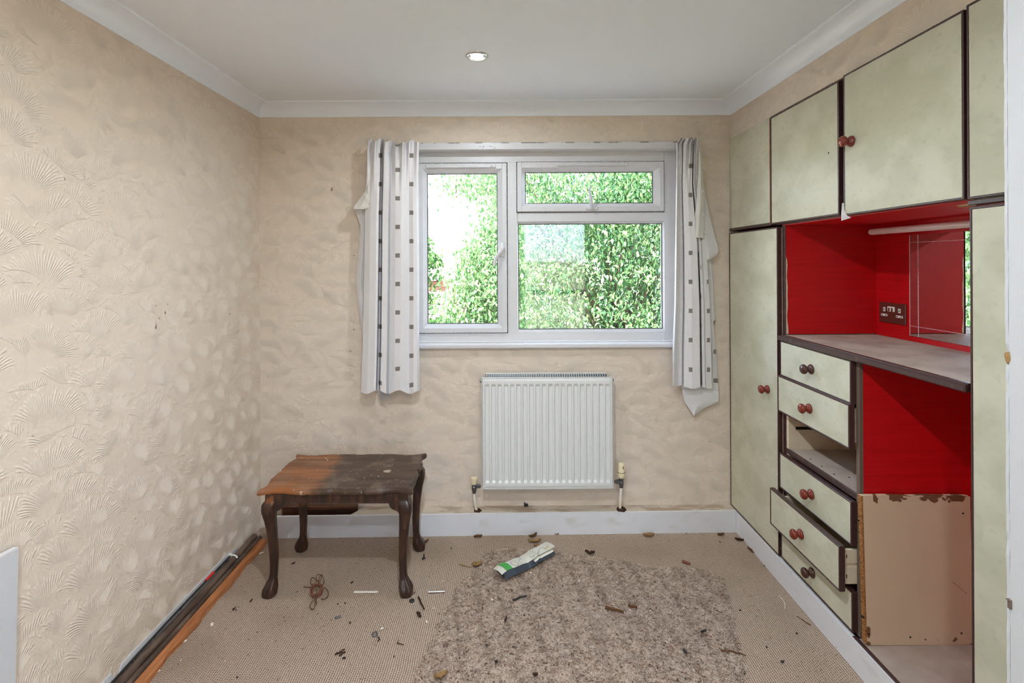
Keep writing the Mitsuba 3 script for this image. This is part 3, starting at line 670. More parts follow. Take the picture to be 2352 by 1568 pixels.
# ------------------------------------------------------------------ radiator
rd = thing('radiator', 'white ribbed panel radiator on the wall under the window', 'radiator')
RY = 2.655
r0, r1 = U(1106, 866, RY), U(1409, 1124, RY)
RX0, RX1, RZ0, RZ1 = r0[0], r1[0], r1[2] + 0.002, r0[2] - 0.002
def rad_face():
    nx, nz = 421, 40
    xs = np.linspace(RX0 + 0.004, RX1 - 0.004, nx)
    zt_ = np.unique(np.r_[np.linspace(RZ0 + 0.004, RZ0 + 0.05, 12), np.linspace(RZ0 + 0.05, RZ1 - 0.05, 8), np.linspace(RZ1 - 0.05, RZ1 - 0.004, 12)])
    Xg, Zg = np.meshgrid(xs, zt_)
    t = (Xg - (RX0 + 0.012)) / (RX1 - RX0 - 0.024) * 20
    f = np.abs(t - np.floor(t) - 0.5)
    ridge = np.clip((0.36 - f) / 0.10, 0, 1)
    ridge = ridge * ridge * (3 - 2 * ridge)
    groove = 1 - ridge
    ends = np.clip((Zg - RZ0 - 0.036) / 0.010, 0, 1) * np.clip((RZ1 - 0.036 - Zg) / 0.010, 0, 1)
    inside = np.clip((t) / 0.05, 0, 1) * np.clip((20 - t) / 0.05, 0, 1)
    Y = RY + 0.0065 * ridge * ends * inside
    rim = np.clip((np.minimum.reduce([Xg - xs[0], xs[-1] - Xg, Zg - zt_[0], zt_[-1] - Zg]) - 0.008) / 0.003, 0, 1)
    Y = Y - 0.002 * rim
    return sheet(np.stack([Xg, Y, Zg], -1))
part('front_panel', cat([rad_face(), cbox(RX0 + 0.003, RX1 - 0.003, RY + 0.008, RY + 0.02, RZ0 + 0.003, RZ1 - 0.003, 0.002)]), 'radiator_white', rd, smooth=35, label='front panel pressed with twenty vertical ribs')
part('side_cover', cbox(RX0 - 0.001, RX0 + 0.002, RY, RY + 0.062, RZ0 + 0.006, RZ1 - 0.006, 0.001), 'radiator_white', rd)
part('side_cover', cbox(RX1 - 0.002, RX1 + 0.001, RY, RY + 0.062, RZ0 + 0.006, RZ1 - 0.006, 0.001), 'radiator_white', rd)
part('rim', cbox(RX0, RX1, RY + 0.001, RY + 0.006, RZ1 - 0.004, RZ1, 0.0015), 'radiator_white', rd)
part('rim', cbox(RX0, RX1, RY + 0.001, RY + 0.006, RZ0, RZ0 + 0.004, 0.0015), 'radiator_white', rd)
fins = [cbox(x, x + 0.0016, RY + 0.021, RY + 0.055, RZ0 + 0.03, RZ1 + 0.008, 0) for x in np.arange(RX0 + 0.018, RX1 - 0.018, 0.0125)]
part('convector_fins', cat(fins), 'radiator_grey', rd, kind='stuff', label='grey convector fins showing along the top')
part('back_panel', cbox(RX0 + 0.02, RX1 - 0.02, RY + 0.056, RY + 0.066, RZ0 + 0.01, RZ1 + 0.010, 0.002), 'radiator_white', rd)
for x in (RX0 + 0.1, RX1 - 0.1):
    part('wall_bracket', cbox(x - 0.015, x + 0.015, RY + 0.067, YB - 0.001, RZ0 + 0.06, RZ1 - 0.06, 0.001), 'radiator_white', rd)
for x, s in ((RX0, -1), (RX1, 1)):
    part('end_plug', lathe([(0, 0.010), (0.006, 0.010), (0.010, 0.007), (0.010, -0.002), (0, -0.002)], 14, 'x' if s > 0 else '-x', (x, RY + 0.03, RZ1 - 0.024)), 'dull_metal', rd, smooth=40)
# lockshield valve on the left
lv = thing('valve', 'lockshield radiator valve with a cream cap left of the radiator', 'valve')
VYv = RY + 0.03
c0 = U(1089, 1115, VYv); vx = c0[0]; z_ = lambda py: EYE[2] - (py - VY) / F * VYv
part('cap', lathe([(0, 0), (0.013, 0), (0.0155, 0.004), (0.0175, 0.030), (0.0165, 0.034), (0, 0.035)], 20, 'z', (vx, VYv, z_(1111))), 'cream_plastic', lv, smooth=35)
part('valve_body', cat([lathe([(0, 0), (0.009, 0), (0.011, 0.012), (0.0125, 0.018), (0.0125, 0.034), (0.010, 0.038), (0.010, 0.047), (0, 0.047)], 14, 'z', (vx, VYv, z_(1130) - 0.004)),
                        lathe([(0.008, 0.0), (0.008, 0.010), (0.0125, 0.011), (0.0125, 0.030), (0.009, 0.031), (0.009, 0.036)], 6, 'x', (vx, VYv, z_(1111) - 0.010))]), 'dull_metal', lv, label='dull metal valve body')
pa = thing('heating_pipe', 'white painted pipe dropping from the left radiator valve to the dusty shelf', 'pipe')
scene[pa] = ply(tube(smooth_path([(vx, VYv, z_(1130) + 0.0), (vx + 0.003, VYv, z_(1150)), (vx + 0.008, VYv + 0.004, 0.135), (vx + 0.011, VYv + 0.012, 0.1125)], 14), 0.0075, 12), 'pipe_white', True)
# thermostatic valve on the right
tv = thing('valve', 'thermostatic radiator valve with a tall cream head right of the radiator', 'valve')
c1 = U(1427, 1095, VYv); tx = c1[0]
part('head', lathe([(0, 0), (0.015, 0), (0.0185, 0.006), (0.0200, 0.020), (0.0195, 0.036), (0.0165, 0.046), (0.0165, 0.060), (0.0160, 0.070), (0.012, 0.077), (0, 0.079)], 24, 'z', (tx, VYv, z_(1098))), 'cream_plastic', tv, smooth=35)
for i in range(7):
    a = -math.pi / 2 + (i - 3) * 0.5
    part('head_slot', cbox(-0.0032, 0.0032, -0.0010, 0.0010, -0.0016, 0.0016, 0.0002).apply_transform(trimesh.transformations.rotation_matrix(a + math.pi / 2, [0, 0, 1])).apply_translation([tx + 0.0194 * math.cos(a), VYv + 0.0194 * math.sin(a), z_(1098) + 0.030]), 'dark_slot', tv)
part('head_slot', cbox(tx + 0.005, tx + 0.008, VYv - 0.0165, VYv - 0.010, z_(1098) + 0.050, z_(1098) + 0.064, 0.0005), 'dark_slot', tv)
part('valve_body', cat([lathe([(0, 0), (0.009, 0), (0.011, 0.010), (0.0125, 0.016), (0.0125, 0.030), (0.010, 0.034), (0.013, 0.040), (0.013, 0.052), (0, 0.052)], 14, 'z', (tx, VYv, z_(1098) - 0.0525)),
                        lathe([(0.008, 0.0), (0.008, 0.008), (0.0125, 0.009), (0.0125, 0.026), (0.009, 0.027), (0.009, 0.036)], 6, '-x', (tx, VYv, z_(1098) - 0.022))]), 'dull_metal', tv, label='dull metal valve body')
pb = thing('heating_pipe', 'white painted pipe dropping from the thermostatic valve to the dusty shelf', 'pipe')
scene[pb] = ply(tube(smooth_path([(tx - 0.001, VYv, z_(1098) - 0.053), (tx - 0.004, VYv, z_(1140)), (tx - 0.006, VYv + 0.004, 0.135), (tx - 0.006, VYv + 0.008, 0.1125)], 14), 0.0075, 12), 'pipe_white', True)
solo('pipe_collar', lathe([(0.009, 0.0), (0.028, 0.0), (0.020, 0.012), (0.009, 0.014)], 5, 'z', (tx + 0.002, VYv + 0.010, 0.1112)), 'bit_dark', 'broken dark plastic collar at the foot of the right radiator pipe', 'pipe collar')
solo('pipe_collar', lathe([(0.009, 0.0), (0.024, 0.0), (0.016, 0.006), (0.009, 0.007)], 5, 'z', (vx + 0.018, VYv + 0.012, 0.1112)), 'bit_dark', 'broken dark plastic collar at the foot of the left radiator pipe', 'pipe collar')
q = on_z(1209, 1162, 0.1115)
solo('plastic_plug', cat([cbox(q[0] - 0.012, q[0] + 0.009, q[1] - 0.008, q[1] + 0.006, 0.1115, 0.124, 0.002), cbox(q[0] - 0.012, q[0] - 0.006, q[1] - 0.010, q[1] + 0.008, 0.1115, 0.130, 0.002)]), 'black_plastic', 'small black plastic plug on the dusty shelf below the radiator', 'plug')

# ------------------------------------------------------------------ curtains
def cloth(rows, folds, d0, nu=150, nv=90, pleat=None, wob=0.0, uvx=lambda u, px: px, solid=0.0):
    """rows: (py, left px, right px); folds: (share of the width, depth towards the room in m)."""
    rows = np.array(rows, float)
    t = np.linspace(0, 1, nu)
    fs = np.array(folds, float)
    fold = np.interp(t, fs[:, 0], fs[:, 1])
    k = np.array([0.25, 0.5, 0.25]); fold = np.convolve(np.pad(fold, 1, 'edge'), k, 'valid')
    pys = np.linspace(rows[0, 0], rows[-1, 0], nv)
    P = np.zeros((nv, nu, 3)); UV = np.zeros((nv, nu, 2))
    for i, py in enumerate(pys):
        l, r = np.interp(py, rows[:, 0], rows[:, 1]), np.interp(py, rows[:, 0], rows[:, 2])
        s = (py - rows[0, 0]) / (rows[-1, 0] - rows[0, 0])
        amp = 0.55 + 0.45 * min(1, s * 2.2)
        off = 1.35 * fold * amp
        if pleat is not None:
            off = off + pleat[1] * max(0.0, 1 - s / pleat[2]) ** 1.5 * np.sin(t * pleat[0] * 2 * np.pi + 1.0 + 1.5 * np.sin(t * 9))
        off = off + wob * (meshkit.noise(np.stack([t * 6, np.full(nu, s * 9), np.full(nu, d0 * 50)], -1)) - 0.5)
        px = l + (r - l) * t
        for j in range(nu):
            P[i, j] = U(px[j], py, d0 - off[j])
            UV[i, j] = ((uvx(t[j], px[j])), py)
    return P, UV
def hang(name, P, UV, parent, mat_='curtain_cloth', label=None, thick=0.0016, smooth=True):
    n = P.shape[0] * P.shape[1]
    m = sheet(P)
    back = m.copy(); back.vertices[:, 1] += thick; back.invert()
    mm = trimesh.util.concatenate([m, back])
    uv = np.vstack([UV.reshape(-1, 2)] * 2)
    return part(name, mm, mat_, parent, smooth=True, label=label, uv=uv)
SQ = lambda px0, py0, pit, prow: (lambda uv: np.stack([(uv[..., 0] - px0) / pit, (uv[..., 1] - py0) / prow], -1))
cl_ = thing('curtain', 'short white curtain with grey squares hanging left of the window', 'curtain')
px_ = lambda a, l=832.0, r=962.0: (a - l) / (r - l)
P, UV = cloth([(324, 846, 962), (345, 843, 962), (400, 842, 961), (500, 838, 962), (640, 836, 963), (790, 833, 963), (900, 829, 964)],
              [(0, 0.012), (0.10, 0.030), (px_(860), 0.040), (px_(865.5), 0.036), (px_(867), -0.036), (px_(872.5), -0.036), (px_(874), 0.034), (px_(888), 0.038), (px_(889.5), 0.006), (px_(890.5), 0.006), (px_(892.5), 0.016), (px_(905), 0.030), (px_(920), 0.036), (px_(934), 0.020), (px_(938), 0.014), (px_(948), 0.028), (px_(957), 0.026), (1, 0.010)],
              2.670, 260, 100, pleat=(6.0, 0.022, 0.22), wob=0.010, uvx=lambda u, px: 914.0 + 31.0 * np.interp(px, [830, 866, 872, 890, 914, 945, 962], [-1.55, -1.42, -0.95, -0.6, 0, 1, 1.55]))
bumps = 4 * np.sin(np.linspace(0, 1, 260) * 17) * np.linspace(0, 1, 100)[:, None] ** 8
P[:, :, 2] -= bumps / F * 2.7
tt_ = np.linspace(0, 1, 260); P[:6, :, 2] += (0.007 * np.sin(tt_ * 31) + 0.010 * np.exp(-((tt_ - 0.22) / 0.12) ** 2) - 0.016 * np.exp(-((tt_ - 0.62) / 0.1) ** 2)) * np.linspace(1, 0.1, 6)[:, None]
UVs = SQ(914.0, 390.0, 31.0, 65.5)(UV); hang('fabric', P, UVs, cl_)
P, UV = cloth([(470, 812, 858), (520, 828, 856), (560, 826, 852), (640, 818, 848), (700, 822, 846), (790, 836, 846)], [(0, 0), (0.3, 0.014), (0.7, 0.002), (1, 0.02)], 2.722, 24, 40, wob=0.006)
hang('side_fold', P, UV * 0 + 0.5, cl_, label='loose side edge of the curtain hanging behind')
P, UV = cloth([(425, 843, 850), (440, 838, 856), (468, 818, 858), (474, 813, 858), (480, 812, 836)], [(0, 0.0), (0.4, 0.012), (1, 0.008)], 2.655, 24, 20, wob=0.005)
hang('heading_flap', P, UV * 0 + 0.5, cl_, 'heading_tape', 'folded-down end of the heading tape')
for px, py in ((839, 450), (842, 456)):
    part('curtain_hook', tube([U(px - 3, py - 4, 2.64), U(px, py - 1, 2.632), U(px + 2, py + 4, 2.64), U(px - 1, py + 5, 2.636)], 0.0016, 6), 'socket_white', cl_, label='white plastic curtain hook')
part('heading_cord', tube(smooth_path([U(843, 465, 2.648), U(846, 476, 2.650), U(849, 490, 2.655)], 8), 0.0014, 6), 'socket_white', cl_)
P, UV = cloth([(896, 868, 896), (905, 868, 896), (912, 872, 894), (921, 874, 877)], [(0, 0), (1, 0.006)], 2.705, 12, 12)
hang('hem_corner', P, UV * 0 + 0.5, cl_, 'hem_grey', 'grey folded corner below the hem')

cr_ = thing('curtain', 'short white curtain with grey squares hanging right of the window, its lower corner drooping', 'curtain')
px_ = lambda a, l=1545.0, r=1636.0: (a - l) / (r - l)
P, UV = cloth([(318, 1562, 1608), (330, 1553, 1608), (352, 1554, 1606), (420, 1553, 1604), (560, 1551, 1622), (700, 1549, 1630), (800, 1545, 1633), (888, 1544, 1635)],
              [(0, 0.0), (0.04, 0.030), (0.12, 0.012), (0.17, 0.004), (px_(1567), 0.016), (px_(1568.5), -0.002), (px_(1570), -0.002), (px_(1572), 0.022), (px_(1590), 0.032), (px_(1609.5), 0.030), (px_(1611), -0.03), (px_(1612.5), -0.03), (px_(1614), 0.014), (px_(1621), 0.016), (px_(1622.5), 0.002), (px_(1624), 0.006), (1, 0.004)],
              2.675, 240, 100, pleat=(5.5, 0.018, 0.20), wob=0.007, uvx=lambda u, px: 1586.0 + 41.0 * np.interp(px, [1545, 1571, 1575, 1586, 1609, 1612, 1627, 1640], [-0.8, -0.6, -.4, 0, 0.75, 1.35, 2.0, 2.5]))
P[:, :, 2] -= (np.where(np.linspace(0, 1, 240) < 0.27, -3.0, 2.5) + 2 * np.sin(np.linspace(0, 1, 240) * 15)) / F * 2.7 * (np.linspace(0, 1, 100)[:, None] ** 8)
P[0, :, 2] += 0.006 * np.sin(np.linspace(0, 1, 240) * 25)
hang('fabric', P, SQ(1586.0, 647.0, 41.0, 66.5)(UV), cr_)
P, UV = cloth([(385, 1605, 1610), (440, 1600, 1618), (520, 1600, 1636), (572, 1600, 1650), (580, 1605, 1649), (592, 1618, 1640), (596, 1622, 1632)], [(0, 0.01), (0.5, 0.018), (1, 0.0)], 2.690, 24, 40, wob=0.006)
hang('side_fold', P, UV * 0 + 0.5, cr_, label='loose side edge of the curtain hanging behind')
P, UV = cloth([(590, 1612, 1632), (640, 1618, 1637), (715, 1625, 1641), (735, 1627, 1643), (748, 1627, 1640), (860, 1630, 1648), (905, 1606, 1651), (922, 1616, 1651)], [(0, 0.0), (0.5, 0.008), (1, -0.004)], 2.722, 24, 60, wob=0.006)
hang('side_fold', P, SQ(1645.0, 874.0, 41.0, 66.5)(UV), cr_)
P, UV = cloth([(340, 1606, 1609), (400, 1604, 1614), (470, 1599, 1618), (540, 1590, 1616), (546, 1592, 1617)], [(0, 0.004), (0.5, 0.016), (1, 0.004)], 2.652, 20, 40, wob=0.004)
hang('heading_flap', P, UV * 0 + 0.5, cr_, 'heading_tape', 'folded-down heading tape with hooks')
for px, py in ((1617, 387), (1615, 440), (1612, 492), (1617, 533)):
    part('curtain_hook', tube([U(px - 4, py, 2.640), U(px, py - 3, 2.634), U(px + 3, py + 3, 2.638), U(px + 5, py + 2, 2.634)], 0.0018, 6), 'socket_white', cr_, label='white plastic curtain hook')
P, UV = cloth([(884, 1566, 1612), (900, 1567, 1650), (922, 1572, 1650), (926, 1575, 1640), (940, 1584, 1612), (954, 1593, 1596)], [(0, 0.008), (0.5, 0.012), (1, 0.0)], 2.712, 24, 30, wob=0.004)
hang('hem_corner', P, UV * 0 + 0.5, cr_, label='drooping lower corner turned to show its hem')

# ------------------------------------------------------------------ small table
tb = thing('side_table', 'old dark wooden side table with wavy edges and claw feet, its left end faded orange', 'table')
TX0, TX1, TY0, TY1, TZ = -1.052, -0.398, 2.150, 2.562, 0.468
def scallop(t):
    k = np.array([(0, -.010), (.05, -.010), (.09, -.003), (.20, -.004), (.30, -.001), (.345, -.006), (.36, -.006), (.42, -.001), (.55, -.006), (.70, -.016), (.82, -.016), (.92, -.007), (1, 0.004)])
    return np.interp(np.abs(t), k[:, 0], k[:, 1])
def top_outline(inset=0.0, n=60):
    t = np.linspace(-1, 1, n)
    cx, cy, hx, hy = (TX0 + TX1) / 2, (TY0 + TY1) / 2, (TX1 - TX0) / 2 - inset, (TY1 - TY0) / 2 - inset
    o = scallop(t)
    s = [np.stack([cx + t * hx, np.full(n, cy - hy) - o], 1), np.stack([cx + hx + o, cy + t * hy], 1), np.stack([cx - t * hx, cy + hy + o], 1), np.stack([cx - hx - o, cy - t * hy], 1)]
    out = np.vstack([x[:-1] for x in s])
    return out
def layered(levels):
    """Stacks outlines (inset, z) into one closed solid."""
    rings = [np.c_[top_outline(i), np.full(len(top_outline(i)), z)] for i, z in levels]
    n = len(rings[0]); v = np.vstack(rings); f = []
    for a in range(len(rings) - 1):
        for j in range(n):
            k = (j + 1) % n
            f += [[a * n + j, a * n + k, (a + 1) * n + k], [a * n + j, (a + 1) * n + k, (a + 1) * n + j]]
    cap = trimesh.creation.triangulate_polygon(Polygon(rings[0][:, :2]), engine='earcut')[1]
    caps = []
    for z, ringi in ((0, rings[0]), (1, rings[-1])):
        v2, f2 = trimesh.creation.triangulate_polygon(Polygon(ringi[:, :2]).buffer(0), engine='earcut')
        m = trimesh.Trimesh(np.c_[v2, np.full(len(v2), ringi[0, 2])], f2, process=False)
        if (m.face_normals[:, 2].mean() > 0) != (z == 1): m.invert()
        caps.append(m)
    return cat([trimesh.Trimesh(v, f, process=False)] + caps)
part('top', layered([(0.012, TZ - 0.026), (0.003, TZ - 0.0235), (0.0, TZ - 0.017), (0.001, TZ - 0.010), (0.004, TZ - 0.005), (0.0045, TZ - 0.002), (0.008, TZ)]), 'table_top_wood', tb, smooth=28)
AX0, AX1, AY0, AY1 = -1.030, -0.420, 2.172, 2.545
az0, az1 = 0.404, TZ - 0.0255
for a in ((AX0 + 0.03, AX1 - 0.03, AY0 + 0.002, AY0 + 0.018), (AX0 + 0.03, AX1 - 0.03, AY1 - 0.018, AY1 - 0.002), (AX0 + 0.002, AX0 + 0.018, AY0 + 0.03, AY1 - 0.03), (AX1 - 0.018, AX1 - 0.002, AY0 + 0.03, AY1 - 0.03)):
    part('apron', cat([cbox(*a, az0, az1, 0.002), cbox(a[0] - 0.002, a[1] + 0.002, a[2] - 0.002, a[3] + 0.002, az0 - 0.005, az0 + 0.004, 0.002)]), 'leg_wood', tb)
def cabriole(cx, cy, sx, sy):
    """One cabriole leg on a ball and claw foot, bowing out along the diagonal (sx, sy)."""
    z = np.array([0.0, 0.004, 0.012, 0.022, 0.034, 0.046, 0.058, 0.072, 0.10, 0.15, 0.20, 0.25, 0.29, 0.32, 0.345, 0.37, 0.39, 0.405, 0.412, 0.4415])
    o = np.array([.008, .008, .008, .008, .007, .005, .002, -.001, -.004, -.005, -.003, .000, .003, .006, .009, .011, .010, .005, .0, .0])
    r = np.array([.022, .0265, .0285, .0290, .0280, .0250, .0210, .0175, .0160, .0172, .0186, .0200, .0216, .0235, .0262, .0285, .0285, .0260, .0235, .0235])
    sq = np.array([2, 2, 2, 2, 2, 2.2, 2.4, 2.6, 2.6, 2.6, 2.6, 2.6, 2.6, 2.6, 2.8, 3, 3.5, 5, 8, 8.0])
    from scipy.interpolate import PchipInterpolator as PI
    zz = np.unique(np.r_[np.linspace(0, 0.08, 22), np.linspace(0.08, 0.41, 40), 0.4121, 0.4415])
    o, r, sq = PI(z, o)(zz), PI(z, r)(zz), PI(z, sq)(zz)
    n = 32; a = np.arange(n) / n * 2 * np.pi
    vs = []
    for k in range(len(zz)):
        c_, s_ = np.cos(a), np.sin(a)
        rr = r[k] / (np.abs(c_) ** sq[k] + np.abs(s_) ** sq[k]) ** (1 / sq[k])
        if zz[k] < 0.075:
            w = math.sin(min(1, zz[k] / 0.075) * math.pi) ** 0.7
            ad = a - math.atan2(sy, sx)
            rr = rr * (1 + 0.15 * w * np.cos(5 * ad)) * (1 + 0.16 * np.cos(ad) * max(0.0, 1 - zz[k] / 0.06))
        vs.append(np.stack([cx + sx * o[k] + rr * c_, cy + sy * o[k] * 0.8 + rr * s_, np.full(n, zz[k])], 1))
    v = np.vstack(vs); f = []
    for k in range(len(zz) - 1):
        for j in range(n):
            q = (j + 1) % n
            f += [[k * n + j, k * n + q, (k + 1) * n + q], [k * n + j, (k + 1) * n + q, (k + 1) * n + j]]
    b = (len(zz) - 1) * n
    for j in range(1, n - 1): f += [[0, j + 1, j], [b, b + j, b + j + 1]]
    body = trimesh.Trimesh(v, f, process=False)
    ear = [(-0.026, 0.0), (-0.026, -0.075), (-0.014, -0.062), (-0.003, -0.050), (0.006, -0.041), (0.018, -0.036), (0.030, -0.030), (0.038, -0.020), (0.041, -0.008), (0.040, 0.0)]
    e1 = prism([(cx - sx * 0.018 - sx * p_[0], 0.4075 + p_[1]) for p_ in ear], 'y', cy - 0.017 + sy * 0.006, cy + 0.017 + sy * 0.006)
    e2 = prism([(cy - sy * 0.018 - sy * p_[0], 0.4075 + p_[1]) for p_ in ear], 'x', cx - 0.017 + sx * 0.006, cx + 0.017 + sx * 0.006)
    for e in (e1, e2):
        if e.volume < 0: e.invert()
    return cat([body, e1, e2])
for cx, cy, sx, sy in ((AX0 + 0.0225, AY0 + 0.0225, -1, -1), (AX1 - 0.0225, AY0 + 0.0225, 1, -1), (AX0 + 0.0225, AY1 - 0.0225, -1, 1), (AX1 - 0.0225, AY1 - 0.0225, 1, 1)):
    part('leg', cabriole(cx, cy, sx, sy), 'leg_wood', tb, smooth=38, label='cabriole leg with a claw foot')

# ------------------------------------------------------------------ along the foot of the left wall
def along(y0, y1, x0, x1, z0, z1, n=24, jag=0.0, seed=1, b=0.002):
    m = cbox(x0, x1, y0, y1, z0, z1, b)
    return m
kl = struct('baseboard_left', None, None, 'grey painted strip along the foot of the left wall, torn near the camera')
zz = [(0.30, .062), (1.60, .060), (1.70, .061), (1.705, .040), (1.73, .026), (1.745, .056), (1.80, .059), (1.84, .057), (2.2, .054), (2.42, .050), (2.48, .036), (2.52, .014)]
poly = [(0.30, 0.002)] + zz + [(2.52, 0.002)]
part('strip', prism(poly, 'x', XL + 0.0005, XL + 0.006), 'grey_strip', kl)
for py_, pz_ in ((1502, .030), (1517, .018)):
    pass
for y, z in ((1.79, 0.030), (1.765, 0.020), (2.06, .03)):
    part('nail_hole', lathe([(0, 0.0004), (0.005, 0.0004), (0.004, -0.004)], 7, 'x', (XL + 0.0062, y, z)), 'bit_brown', kl)
def pipe(x, z, r, y0, y1, w, n=30):
    ys = np.linspace(y0, y1, n)
    return tube(np.stack([x + w * np.sin(ys * 3.1), ys, z + 0.001 * np.sin(ys * 5)], 1), r, 14)
solo('heating_pipe', pipe(-1.3005, 0.0172, 0.0165, 0.25, 2.625, 0.0015), 'old_pipe', 'thick dark brown old pipe along the foot of the left wall', 'pipe', smooth=40)
solo('heating_pipe', pipe(-1.2715, 0.0123, 0.0113, 0.25, 2.625, 0.0012), 'old_pipe', 'thin dark brown old pipe beside the wooden batten on the left', 'pipe', smooth=40)
solo('cable', tube(smooth_path([(-1.314, 1.62, 0.034), (-1.313, 1.85, 0.040), (-1.312, 2.00, 0.043), (-1.312, 2.30, 0.040), (-1.312, 2.42, 0.038)], 24), 0.0035, 8), 'bit_black', 'thin black cable lying on the old pipe', 'cable', smooth=40)
q = on_x(482, 1330, -1.313)
solo('tape_band', tube([(-1.3137, q[1] - 0.03, 0.0425), (-1.3130, q[1] + 0.03, 0.0425)], 0.0052, 10), 'red_tape', 'red tape band around the thin black cable', 'tape', smooth=40)
q = on_x(536, 1272, -1.30)
solo('pipe_clip', cat([tube([(q[0] + 0.019 * math.cos(t), q[1], 0.0165 + 0.019 * math.sin(t) + 0.003) for t in np.linspace(0.3, 3.3, 10)], 0.004, 6), cbox(q[0] - 0.022, q[0] - 0.008, q[1] - 0.008, q[1] + 0.008, 0.034, 0.046, 0.002)]), 'socket_white', 'white plastic pipe clip on the old pipe', 'pipe clip')
yy = np.linspace(0.25, 2.60, 60)
jag = 0.004 * np.sin(yy * 23) + 0.003 * np.sin(yy * 57)
bt = prism([(-1.2555, 0.25)] + [(-1.2205 + j, y) for y, j in zip(yy, jag)] + [(-1.2555, 2.60)], 'z', 0.0005, 0.019)
solo('carpet_batten', bt, 'batten_wood', 'orange brown wooden gripper batten along the left edge of the carpet', 'batten')

# white board leaning on the left wall, downlights, door frame at far right
wbd = thing('white_board', 'white laminated board standing against the left wall at the frame edge', 'board')
b1 = on_x(36, 1262, -1.305)
part('panel', prism([(0.75, 0.036), (b1[1] - 0.012, 0.036), (b1[1] + 0.006, b1[2] - 0.002), (0.75, b1[2] + 0.022)], 'x', XL + 0.0065, -1.303), 'board_white', wbd)
part('edge_strip', prism([(0.75, b1[2] + 0.0225), (b1[1] + 0.006, b1[2] - 0.0015), (b1[1] + 0.006, b1[2] + 0.004), (0.75, b1[2] + 0.028)], 'x', XL + 0.0065, -1.3025), 'upvc_grey', wbd, label='grey edge strip')

for i, (x, y) in enumerate(DOWNLIGHTS):
    dl = thing('downlight', ['chrome recessed downlight in the ceiling above the window end', 'chrome recessed downlight in the ceiling nearer the camera', 'chrome recessed downlight in the ceiling behind the camera'][i], 'downlight')
    part('bezel', lathe([(0.030, 0.000), (0.031, 0.004), (0.036, 0.0065), (0.043, 0.0055), (0.0465, 0.002), (0.0470, 0.0)], 40, '-z', (x, y, CEIL)), 'chrome', dl, smooth=40, label='chrome ring')
    part('reflector', lathe([(0.0305, 0.0012), (0.0295, 0.0018), (0.027, 0.0012)], 40, '-z', (x, y, CEIL)), 'dull_metal', dl, smooth=40)
    k = part('bulb', lathe([(0.0, 0.0045), (0.012, 0.0042), (0.022, 0.0030), (0.0265, 0.0012)], 32, '-z', (x, y, CEIL)), 'socket_white', dl, label='lit lamp face')
    m = lathe([(0.0265, 0.0012), (0.022, 0.0030), (0.012, 0.0042), (0.0001, 0.0045)], 32, '-z', (x, y, CEIL))
    if m.face_normals[:, 2].mean() > 0: m.invert()
    scene[k] = {**ply(m, 'socket_white', False), 'emitter': {'type': 'area', 'radiance': rgb(*[LAMP * LAMP_SHARE[i] * c for c in LAMP_RGB])}}

mat('jamb_paint', srgb(182, 184, 186), 0.7, 0.3)
def chip0(c, s_):
    r = np.random.default_rng(5); v = r.normal(size=(14, 3)); v /= np.linalg.norm(v, axis=1, keepdims=True)
    h = trimesh.convex.convex_hull(v * np.array(s_) / 2); h.apply_translation(c); return h
dj = struct('door_1', None, None, 'white painted door frame edge at far right, chipped along its edge')
JX, JY = 0.883, 0.90
ys_ = np.linspace(0, CEIL, 160)
ed = 0.0004 * np.sin(ys_ * 41) + 0.0005 * np.sin(ys_ * 137)
for z0_, w_, dep in ((1.255, 0.018, 0.004), (1.195, .02, 0.0015), (0.86, .02, .0015), (0.93, .012, .0015)):
    ed = ed + dep * np.exp(-((ys_ - z0_) / w_) ** 2)
part('jamb', cbox(JX, 1.18, JY - 0.10, JY - 0.006, 0, CEIL, 0.0005), 'jamb_paint', dj, label='white painted jamb')
part('chipped_edge', prism([(JX + e, z) for e, z in zip(ed, ys_)] + [(1.18, CEIL), (1.18, 0)], 'y', JY - 0.0058, JY), 'jamb_paint', dj, label='uneven chipped plaster edge of the jamb')
for z_c, s_ in ((1.254, .016), (0.335, .010)):
    part('chip', chip0((JX + 0.002, JY - 0.004, z_c), (.012, .012, 2.0 * s_)), 'bit_tan', dj, label='brown bare chip in the white edge')
q = U(2307, 1390, JY - 0.01)
part('strike_plate', cat([cbox(JX - 0.0028, JX + 0.004, JY - 0.010, JY - 0.003, q[2] - 0.008, q[2] + 0.007, 0.001), cbox(JX - 0.0050, JX + 0.001, JY - 0.010, JY - 0.003, q[2] + 0.0065, q[2] + 0.0085, 0.0006)]), 'post_grey', dj, label='small metal catch on the frame edge')

# ------------------------------------------------------------------ rug remnant and debris on the floor
RUG_PX = [(1106, 1299), (1113, 1268), (1164, 1258), (1270, 1268), (1352, 1277), (1434, 1289), (1485, 1298), (1563, 1303), (1614, 1308), (1652, 1324), (1662, 1352), (1668, 1378), (1678, 1411), (1685, 1458),
          (1694, 1500), (1706, 1529), (1696, 1566), (1720, 1700), (1750, 1900), (860, 1900), (905, 1700), (959, 1568), (955, 1547), (964, 1529), (987, 1496), (1004, 1461), (1023, 1411), (1052, 1355), (1075, 1322)]
rug_xy = np.array([on_z(a, b, 0.008)[:2] for a, b in RUG_PX])
rr_ = np.vstack([np.linspace(rug_xy[i], rug_xy[(i + 1) % len(rug_xy)], 14, endpoint=False) for i in range(len(rug_xy))])
rr_ = rr_ + 0.010 * (np.stack([meshkit.fbm(np.c_[rr_ * 22, np.zeros(len(rr_))], 3, 1), meshkit.fbm(np.c_[rr_ * 22, np.ones(len(rr_)) * 9], 3, 2)], 1) - 0.5) * 2
rug_poly = Polygon(rr_).buffer(0)
import shapely
